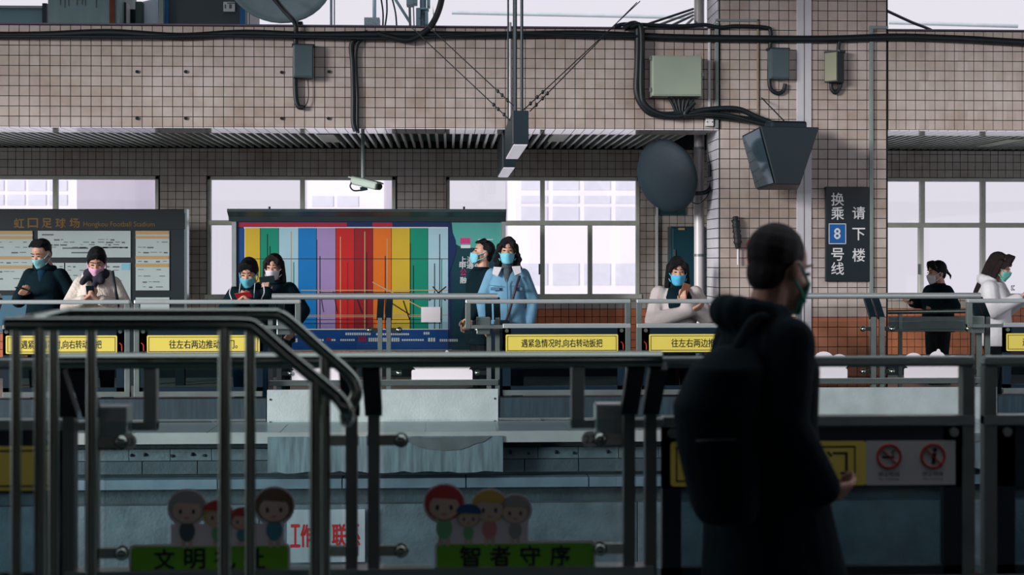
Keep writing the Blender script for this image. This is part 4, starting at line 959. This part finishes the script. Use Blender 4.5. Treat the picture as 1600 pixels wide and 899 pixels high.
def person(label, px, Y, H, heading, head=(0, 0, 0), arms=None, hair='short', hairm=None, mask=C(110, 196, 216), coat=None, legs=None, hem=.72, puff=.03, skin=None, vox=.0085,
           collar=None, hood=False, lean=0, inner=None, shw=.15, x=None, headoff=(0, 0, 0), flare=0, fringe=True):
    X0 = PX(px, Y) if x is None else x
    t = thing('person', (X0, Y, 0), label, 'person', rz=math.radians(heading)); hm = hairm or HAIR; sk = skin or SKIN
    k = (H - .26) / 1.42
    zh, zk, zw, zc, zs = .88 * k, .47 * k, 1.02 * k, 1.23 * k, 1.335 * k
    ly = lambda z: -lean * max(0, z - zh)
    # head frame
    piv = Vector((headoff[0], ly(H - .26) + headoff[1] + .012, H - .255))
    Mh = Matrix.Translation(piv) @ Euler((math.radians(head[0]), math.radians(head[2]), math.radians(head[1])), 'XYZ').to_matrix().to_4x4() @ Matrix.Scale(1.07, 4) @ Matrix.Translation((0, -.018, .132))
    b = MB()
    b.ell((0, .012, .02), (.075, .094, .096)); b.ell((0, -.026, -.035), (.062, .066, .078)); b.ell((0, -.06, -.093), (.03, .028, .024)); b.cap((0, -.086, .0), (0, -.103, -.03), .009, .0135)
    for e in (-1, 1): b.ell((e * .076, .016, -.015), (.011, .022, .032)); b.ell((e * .033, -.07, -.028), (.022, .02, .022))
    b.cap((0, .022, -.06), (0, .03, -.15), .052, .056); b.xf(Mh)
    b.cap((0, ly(zs) + .01, zs - .02), piv + Vector((0, 0, -.01)), .066, .054)
    b.loft([(0, 0, zh - .06, .13, .09), (0, ly(zw), zw, .12, .085), (0, ly(zc), zc, .15, .10), (0, ly(zs), zs, .13, .075), (0, ly(zs) + .01, zs + .05, .06, .05)])
    A = arms or {}
    for e, key in ((-1, 'R'), (1, 'L')):
        sh = Vector((e * shw, ly(zs), zs - .01)); el, wr, hd, pn, th = A.get(key, (Vector((e * (shw + .07), .03, zs - .29)), Vector((e * (shw + .07), -.04, zs - .52)), (0, -.1, -1), (-e, 0, 0), 1))
        el, wr = Vector(el), Vector(wr)
        b.cap(sh, el, .047, .038); b.cap(el, wr, .038, .026); hand(b, wr, hd, pn, th if key in A else e * 1)
        A[key] = (el, wr, hd, pn, th)
        hp, kn, an = Vector((e * .085, 0, zh)), Vector((e * .09, -.02, zk)), Vector((e * .095, .01, .085))
        b.cap(hp, kn, .08, .055); b.cap(kn, an, .055, .036); b.cap(an + Vector((0, 0, -.03)), an + Vector((0, -.13, -.055)), .036, .028)
    blob(b, 'body', sk, t, vox, 2)
    # hair
    h = MB(); h.ell((0, .034, .038), (.083, .095, .091)); h.ell((0, .058, -.02), (.066, .052, .072))
    if hair != 'short':
        for e in (-1, 1): h.ell((e * .07, .022, .015), (.018, .05, .05))
    if fringe:
        if hair == 'short':
            for i in range(7): h.cap((-.05 + .0167 * i, .0, .125 - .0016 * (i - 3) ** 2), (-.056 + .0187 * i, -.062, .092 + .005 * (i % 2)), .02, .011)
        else:
            rr = random.Random(int(px)); part = rr.uniform(-.025, .025)
            for i in range(13):
                a = -1 + i / 6; st = Vector((part + a * .012, -.03, .122)); en = Vector((a * .078, -.087 + .058 * abs(a) ** 1.5, .082 - .075 * abs(a) ** .9 + rr.uniform(-.01, .01)))
                md = (st + en) / 2 + Vector((a * .014, -.026, .022)); h.cap(st, md, .014, .0125); h.cap(md, en, .0125, .0065)
    if hair in ('bob', 'long', 'wavy'):
        dn = dict(bob=-.16, long=-.30, wavy=-.24)[hair]
        for e in (-1, 1):
            h.cap((e * .072, .0, .04), (e * .084, .005, -.09), .032, .03); h.cap((e * .084, .005, -.09), (e * .09, .0, dn), .031, .026)
            h.cap((e * .05, -.06, .075), (e * .075, -.05, .0), .02, .014)
            if hair == 'wavy':
                for i in range(6): h.ell((e * (.092 + .014 * (i % 2)), -.015 + .012 * math.sin(i), -.04 - .04 * i), (.03, .032, .028))
        h.cap((0, .06, .0), (0, .075, dn), .075, .062)
        if fringe:
            for i in (0, 1, 3, 4): h.cap((-.045 + .0225 * i, -.066, .09), (-.058 + .029 * i, -.084, .04 - .01 * (i % 3)), .012, .006)
    if hair in ('tied', 'pony'):
        for e in (-1, 1): h.cap((e * .04, -.065, .085), (e * .07, -.045, .03), .016, .012)
        h.ell((0, .115, .0), (.03, .03, .03))
        if hair == 'pony': h.cap((0, .12, .0), (0, .17, -.06), .02, .012); h.cap((0, .17, -.06), (0, .165, -.1), .013, .006)
    h.xf(Mh); blob(h, 'hair', hm, t, .0085, 1)
    # face
    f = MB()
    for e in (-1, 1): f.ell((e * .03, -.0845, .006), (.0125, .006, .0055), n=10, k=6)
    f.xf(Mh).build('eyes', mat('eye_dark', C(26, 22, 22), .3, 0, 0), t)
    f = MB()
    for e in (-1, 1): f.cap((e * .018, -.088, .03), (e * .045, -.08, .032), .0045, .003, 6)
    f.xf(Mh).build('eyebrows', hm, t)
    if mask:
        mb = MB(); U, V = 13, 8; vs = []; fs = []
        for i in range(V):
            v = i / (V - 1)
            for j in range(U):
                a = (j / (U - 1) * 2 - 1); an = a * 1.12
                r = 1.0 - .2 * v ** 2; bulge = .016 * math.exp(-(a / .35) ** 2) * math.exp(-((v - .3) / .45) ** 2)
                vs.append((.0745 * math.sin(an) * r, -.020 - (.077 - .012 * v) * math.cos(an) - bulge - .012 * math.cos(an) , -.014 - .10 * v * (1 - .28 * abs(a) ** 2) - .012 * abs(a) + .003 * math.sin(v * 18)))
        for i in range(V - 1):
            for j in range(U - 1): fs.append((i * U + j, i * U + j + 1, (i + 1) * U + j + 1, (i + 1) * U + j))
        mb.add(vs, fs, 0, True)
        for e in (-1, 1):
            for z0, z1 in ((-.03, .012), (-.085, -.04)): mb.tube(curve_pts([(e * .066, -.058, z0), (e * .08, -.015, (z0 + z1) / 2), (e * .081, .018, z1)], 4), .0016, 5)
        mb.xf(Mh); o = mb.build('face_mask', mat('mask_%d' % (hash(tuple(round(c, 3) for c in mask)) % 9999), mask, .7, 0, .06, 30, bump=.3, bscale=30), t); s = o.modifiers.new('t', 'SOLIDIFY'); s.thickness = .003; s.offset = 1
    # clothes
    cm = coat; c = MB(); q = puff
    c.loft([(0, -flare * .7, hem, .155 + q, .115 + q + flare), (0, ly(zh), zh, .15 + q, .115 + q), (0, ly(zw), zw, .135 + q * .8, .105 + q), (0, ly(zc), zc, .15 + q * .7, .11 + q), (0, ly(zs), zs - .01, .12 + q * .7, .08 + q * .8), (0, ly(zs) + .01, zs + .045, .075 + q * .5, .065 + q * .5)], 24)
    for e, key in ((-1, 'R'), (1, 'L')):
        el, wr = A[key][0], A[key][1]; sh = Vector((e * shw, ly(zs), zs - .012))
        c.cap(sh, el, .054 + q * .55, .046 + q * .6); c.cap(el, el + (wr - el) * .9, .046 + q * .6, .034 + q * .5)
    if hood:
        for i in range(9):
            a = PI * (-.15 + 1.3 * i / 8); c.ell((.105 * math.cos(a), ly(zs) + .035 + .085 * math.sin(a), zs + .06 + .02 * math.sin(a)), (.05, .05, .055))
    blob(c, 'coat', cm, t, .0115, 3)
    lg = MB(); lm = legs or cloth('black_trousers', C(22, 30, 36))
    for e in (-1, 1):
        lg.cap((e * .088, 0, zh - .02), (e * .092, -.015, zk), .098, .078); lg.cap((e * .092, -.015, zk), (e * .095, .008, .1), .078, .06)
    lg.ell((0, 0, zh - .02), (.15, .11, .12)); blob(lg, 'trousers', lm, t, .013, 2)
    so = MB()
    for e in (-1, 1): so.cap((e * .095, .03, .05), (e * .1, -.15, .042), .05, .042); so.box((e * .097 - .045, -.19, 0), (e * .097 + .045, .075, .03))
    blob(so, 'shoes', RUB, t, .012, 1)
    if collar:
        cc = MB(); rr, hh, m = collar
        ring = [Vector((rr * math.cos(a), ly(zs) + rr * .9 * math.sin(a) - .005, zs + .055 + hh * .3)) for a in [2 * PI * i / 22 for i in range(22)]]
        cc.tube(ring, hh, 8, closed=True); blob(cc, 'collar', m, t, .009, 1)
    if inner:
        i_ = MB(); i_.cap((0, ly(zs) - .06, zs + .02), (0, ly(zc) - .105 - q + .012, zc - .02), .055, .02); i_.cap((0, ly(zs) - .012, zs + .02), (0, ly(zs) - .012, zs + .075), .066, .06); blob(i_, 'inner_top', inner, t, .01, 2)
    t['_k'] = k; t['_zs'] = zs; t['_H'] = H
    bpy.context.view_layer.update(); 
    del t['_k']; del t['_zs']; del t['_H']
    return t
def phone(p, c, up, face, label, m=None, case=None):
    """phone at local point c of person p; up = long side, face = screen normal"""
    M = p.matrix_basis; c = M @ Vector(c); R = M.to_3x3(); u = (R @ Vector(up)).normalized(); n = R @ Vector(face); n = (n - u * n.dot(u)).normalized(); s = u.cross(n)
    o = bpy.data.objects.new('phone', None); COL.objects.link(o); WLOC[o] = Vector((0, 0, 0))
    o.matrix_world = Matrix((( s.x, n.x, u.x, c.x), (s.y, n.y, u.y, c.y), (s.z, n.z, u.z, c.z), (0, 0, 0, 1)))
    tag(o, label, 'phone')
    MB().box((-.037, -.004, -.076), (.037, .004, .076)).build('case', case or DARKM, o, bev=.004)
    MB().box((-.033, .0038, -.07), (.033, .0048, .07)).build('screen', m or mat('phone_screen', C(60, 80, 90), .1, 0, .02), o)
    return o
DK = cloth('near_black', C(7, 31, 39)); DK2 = cloth('charcoal', C(12, 34, 42)); CREAM = cloth('cream_teddy', C(222, 212, 202), .8, 45); DENIM = cloth('light_denim', C(112, 160, 188), .4, 16)
PUFF = cloth('oatmeal_puffer', C(196, 188, 186), .5, 9); WHITEC = cloth('white_fleece', C(218, 218, 222), .4, 10); GREYK = cloth('grey_knit', C(76, 88, 96), .5, 60); BLUEK = cloth('navy_knit', C(20, 52, 74))
# --- map board pair
p = person('man in dark coat with blue mask looking at phone before the map board', 71, 14.15, 1.63, -8, head=(24, -14, 0), mask=C(140, 206, 212), coat=DK, collar=(.085, .03, DK), inner=BLUEK, puff=.045,
           arms=dict(R=((-.27, .0, 1.03), (-.15, -.22, 1.10), (.55, -.6, .2), (.3, .2, 1), -1), L=((.29, .03, 1.03), (.20, -.12, .82), (-.5, -.4, -.5), (-.6, .6, 0), 1)))
phone(p, (-.09, -.30, 1.145), (-.5, -.7, .35), (.1, .5, 1), 'phone held by the man in the dark coat')
p = person('woman in cream coat with pink mask typing on phone before the map board', 152, 13.7, 1.552, 4, head=(26, 4, 0), hair='tied', mask=C(232, 176, 206), coat=CREAM, puff=.042, hem=.6, hood=True, inner=cloth('patterned_dark_scarf', C(48, 52, 62), .4, 30),
           arms=dict(R=((-.27, -.03, .98), (-.07, -.25, 1.06), (.7, -.35, .35), (.1, .3, 1), -1), L=((.27, -.03, .98), (.06, -.25, 1.06), (-.7, -.35, .35), (-.1, .3, 1), 1)))
phone(p, (-.01, -.30, 1.13), (0, -.55, .8), (0, .8, .5), 'phone held in both hands by the woman in cream', m=mat('bright_phone_screen', C(170, 200, 214), .1, 0, .02))
sc_ = MB()
for a, b_, r0, r1 in (((-.06, -.09, 1.29), (-.11, -.155, 1.22), .04, .03), ((.05, -.10, 1.29), (.0, -.165, 1.20), .045, .025), ((-.07, -.05, 1.30), (.07, -.05, 1.30), .055, .055), ((-.07, -.02, 1.27), (.06, -.14, 1.24), .05, .04)): sc_.cap(a, b_, r0, r1)
blob(sc_, 'scarf', MATS['cloth_patterned_dark_scarf'], p, .01, 2)
sb = MB().tube(curve_pts([P(176, 424, 13.62), P(180, 450, 13.54), P(184, 472, 13.55), P(186, 500, 13.6)], 6), .014, 6).build('shoulder_bag', DARKM); tag(sb, 'black shoulder bag on the woman in the cream coat', 'bag')
MB().box(P(178, 520, 13.5), P(200, 496, 13.65)).build('pouch', DARKM, sb, bev=.02)
# --- two women before the billboard
p = person('woman in black jacket with blue mask and red phone before the billboard', 391, 13.75, 1.448, -4, head=(24, -3, 0), hair='tied', mask=C(98, 190, 208), coat=DK, puff=.04, collar=(.085, .028, DK2), legs=cloth('blue_jeans', C(46, 92, 120)), hem=.62,
           arms=dict(R=((-.26, -.02, .92), (-.07, -.24, 1.03), (.7, -.3, .4), (.1, .3, 1), -1), L=((.26, -.02, .92), (.07, -.24, 1.03), (-.7, -.3, .4), (-.1, .3, 1), 1)))
phone(p, (0, -.30, 1.10), (1, -.1, .15), (0, .7, .7), 'red cased phone held by the woman at the billboard', case=REDP, m=REDP)
for e in (-1, 1):
    MB().tube(curve_pts([(e * .15, -.11, 1.20), (e * .165, -.15, 1.12), (e * .14, -.17, 1.05), (e * .155, -.16, .98)], 5), .006, 6).build('white_piping', WHITEPR, p)
    MB().tube(curve_pts([(e * .07, -.12, 1.21), (e * .072, -.17, 1.10), (e * .075, -.2, 1.02)], 5), .0035, 6).build('drawstring', WHITEPR, p)
p = person('long haired woman in black with white mask raising a phone before the billboard', 429, 14.35, 1.478, -4, head=(8, -4, 0), hair='long', hairm=HAIRB, mask=C(214, 210, 220), coat=DK2, puff=.05, hem=.6, collar=(.08, .024, DK),
           arms=dict(R=((-.24, -.05, .92), (-.06, -.22, 1.10), (.15, -.15, 1), (.1, 1, .1), -1), L=((.28, .03, .92), (.2, -.1, .75), (-.3, -.3, -.8), (-.6, .6, 0), 1)))
phone(p, (-.03, -.23, 1.235), (1, 0, .12), (0, 1, .15), 'black phone held up below the white mask')
# --- man facing left and denim woman
p = person('man in black turned left with blue mask behind the denim jacket woman', 752, 14.9, 1.62, -68, head=(-8, -6, 0), mask=C(120, 204, 222), coat=DK, puff=.045, hem=.55, collar=(.075, .02, DK),
           arms=dict(R=((-.22, -.0, 1.05), (-.2, -.1, .8), (0, -.2, -1), (1, 0, 0), 1), L=((.22, -.05, 1.04), (.2, -.2, .84), (0, -.35, -1), (-1, 0, 0), -1)))
p = person('woman in light blue denim jacket with blue mask and wavy hair', 793, 13.95, 1.635, -6, head=(2, 2, 0), hair='wavy', mask=C(120, 204, 222), coat=DENIM, puff=.035, hem=.80, inner=GREYK, legs=cloth('dark_jeans', C(36, 52, 66)),
           arms=dict(R=((-.25, .0, 1.04), (-.22, -.04, .80), (0, -.1, -1), (1, 0, 0), 1), L=((.25, .0, 1.04), (.22, -.04, .80), (0, -.1, -1), (-1, 0, 0), -1)))
for e in (-1, 1):
    o = MB().add([(e * .05, -.105, 1.36), (e * .13, -.09, 1.365), (e * .14, -.14, 1.30), (e * .085, -.165, 1.275)], [(0, 1, 2, 3)]).build('white_collar', WHITEC, p); s = o.modifiers.new('t', 'SOLIDIFY'); s.thickness = .014
MB().tube(curve_pts([(.005, -.175, 1.24), (.01, -.172, 1.1), (.01, -.165, .85)], 5), .006, 6).build('button_placket', mat('denim_seam', C(76, 120, 150), .7), p)
for e in (-1, 1):
    MB().box((e * .11 - .045, -.172, 1.135), (e * .11 + .045, -.155, 1.165)).build('pocket_flap', MATS['denim_seam'], p, bev=.004)
    MB().tube([(e * .045, -.174, 1.175), (e * .17, -.15, 1.185)], .003, 5).build('seam', MATS['denim_seam'], p)
bg_ = MB().tube(curve_pts([P(812, 432, 13.83), P(806, 450, 13.75), P(800, 472, 13.75), P(794, 492, 13.76), P(790, 505, 13.78)], 6), .014, 6).build('crossbody_bag', mat('plum_strap', C(62, 42, 54), .6)); tag(bg_, 'dark plum crossbody bag worn by the denim jacket woman', 'bag')
MB().box(P(772, 520, 13.72), P(796, 500, 13.78)).build('pouch', DARKM, bg_, bev=.02)
# --- folded arms
p = person('woman with folded arms in pale puffer jacket, blue mask and bob hair', 1058, 13.42, 1.45, 0, head=(12, -2, 0), hair='bob', mask=C(80, 186, 226), coat=PUFF, puff=.055, hem=.62, shw=.17, inner=DK,
           arms=dict(R=((-.25, -.12, .86), (.10, -.25, .96), (.8, -.1, .4), (0, .6, .8), -1), L=((.27, -.10, .88), (.03, -.24, 1.02), (-.25, -.1, 1), (.5, .8, .2), 1)))
phone(p, (.03, -.245, 1.14), (.35, -.1, 1), (0, 1, .2), 'brown cased phone held by the woman with folded arms', case=mat('brown_case', C(120, 78, 56), .5))
MB().loft([(0, -.10, .93, .11, .095), (0, -.10, 1.08, .125, .085), (0, -.06, 1.17, .09, .06)]).build('dark_front', DK, p)
su = thing('suitcase', (PX(1030, 13.75), 13.75, 0), 'suitcase with steel pull handle beside the woman with folded arms', 'suitcase')
xs_ = PX(1030, 13.75)
MB().box((xs_ - .19, 13.68, .05), (xs_ + .19, 13.86, .60)).build('shell', cloth('dark_red_shell', C(90, 34, 40), .1), su, bev=.03)
for e in (-1, 1): MB().cyl((xs_ + e * .035, 13.77, .58), (xs_ + e * .035, 13.77, 1.0), .011, 8).build('handle_rod', TUBE, su)
MB().box((xs_ - .06, 13.755, .99), (xs_ + .06, 13.785, 1.02)).build('grip', STEEL, su, bev=.008)
for e in (-1, 1): MB().cyl((xs_ + e * .15 - .01, 13.77, .03), (xs_ + e * .15 + .01, 13.77, .03), .03, 12).build('wheel', RUB, su)
# --- right pair
p = person('woman in black turned left with ponytail and white mask by the right window', 1466, 16.2, 1.405, -72, head=(8, -4, 0), hair='pony', mask=C(210, 212, 220), coat=DK, puff=.05, hem=.6, collar=(.075, .025, DK),
           arms=dict(R=((-.27, .02, .92), (-.2, -.22, .93), (.2, -1, .1), (.3, 0, 1), -1), L=((.26, .02, .9), (.2, -.16, .84), (0, -1, 0), (0, 0, 1), 1)))
phone(p, (-.19, -.35, .985), (.1, -1, .1), (0, .1, 1), 'white phone held by the ponytailed woman', case=WHITEP)
p = person('woman in white hooded sweatshirt turned right with green mask and long hair', 1553, 13.9, 1.50, 52, head=(22, 6, 0), hair='long', hairm=HAIRB, mask=C(96, 178, 168), coat=WHITEC, puff=.05, hem=.58, hood=True,
           arms=dict(R=((-.25, -.06, .93), (-.05, -.27, 1.06), (.4, -.6, .5), (.2, .6, .8), -1), L=((.25, -.06, .93), (.07, -.27, 1.06), (-.3, -.6, .5), (-.2, .6, .8), 1)))
phone(p, (.0, -.38, 1.15), (0, -.5, .85), (0, .85, .5), 'dark phone held by the woman in the white hooded sweatshirt')
letters(MB(), 'ISC', -.06, .06, 1.13, 1.18, -.185, bold=.003).build('printed_letters', BLACKP, p)
# --- near man
SKS = SKIN
nm = person('man in black hooded coat seen from behind in the right foreground, green mask', 1192, 4.42, 1.535, 104, head=(16, 20, 0), hair='short', fringe=False, mask=C(60, 170, 150), coat=DK, puff=.05, hem=.42, hood=True, vox=.0075, shw=.175,
            arms=dict(R=((-.24, .05, .95), (-.20, -.11, .73), (.3, -.9, .0), (.6, .2, .6), -1), L=((.25, .03, .95), (.2, -.10, .72), (-.2, -1, -.3), (-.5, .1, .8), 1)), headoff=(0, -.03, 0), flare=.06, legs=cloth('dark_trousers_near', C(10, 30, 38)))
bp = thing('backpack', (PX(1135, 4.2), 4.2, .5), 'dark backpack worn by the man in the right foreground', 'backpack')
c = MB(); a0 = P(1098, 822, 4.12); c.loft([(PX(1137, 4.2), 4.22, PZ(0, 824, 4.2), .085, .10), (PX(1134, 4.2), 4.22, PZ(0, 800, 4.2), .10, .12), (PX(1124, 4.2), 4.22, PZ(0, 700, 4.2), .125, .13), (PX(1122, 4.2), 4.22, PZ(0, 640, 4.2), .13, .13), (PX(1140, 4.2), 4.23, PZ(0, 580, 4.2), .11, .12), (PX(1155, 4.2), 4.25, PZ(0, 545, 4.2), .05, .06)])
WLOC[bp] = Vector((0, 0, 0)); o = blob(c, 'pack_body', cloth('backpack_nylon', C(6, 30, 38), .3, 10), bp, .011, 2); o.location = -bp.location
c = MB().tube(curve_pts([P(1150, 548, 4.2), P(1180, 500, 4.25), P(1215, 500, 4.3)], 6), .018, 8); o = c.build('strap', MATS['cloth_backpack_nylon'], bp); o.location = -bp.location
c = MB().tube(curve_pts([P(1088, 690, 4.1), P(1110, 689, 4.07), P(1150, 688, 4.06)], 6), .004, 6); o = c.build('zip', DARKM, bp); o.location = -bp.location
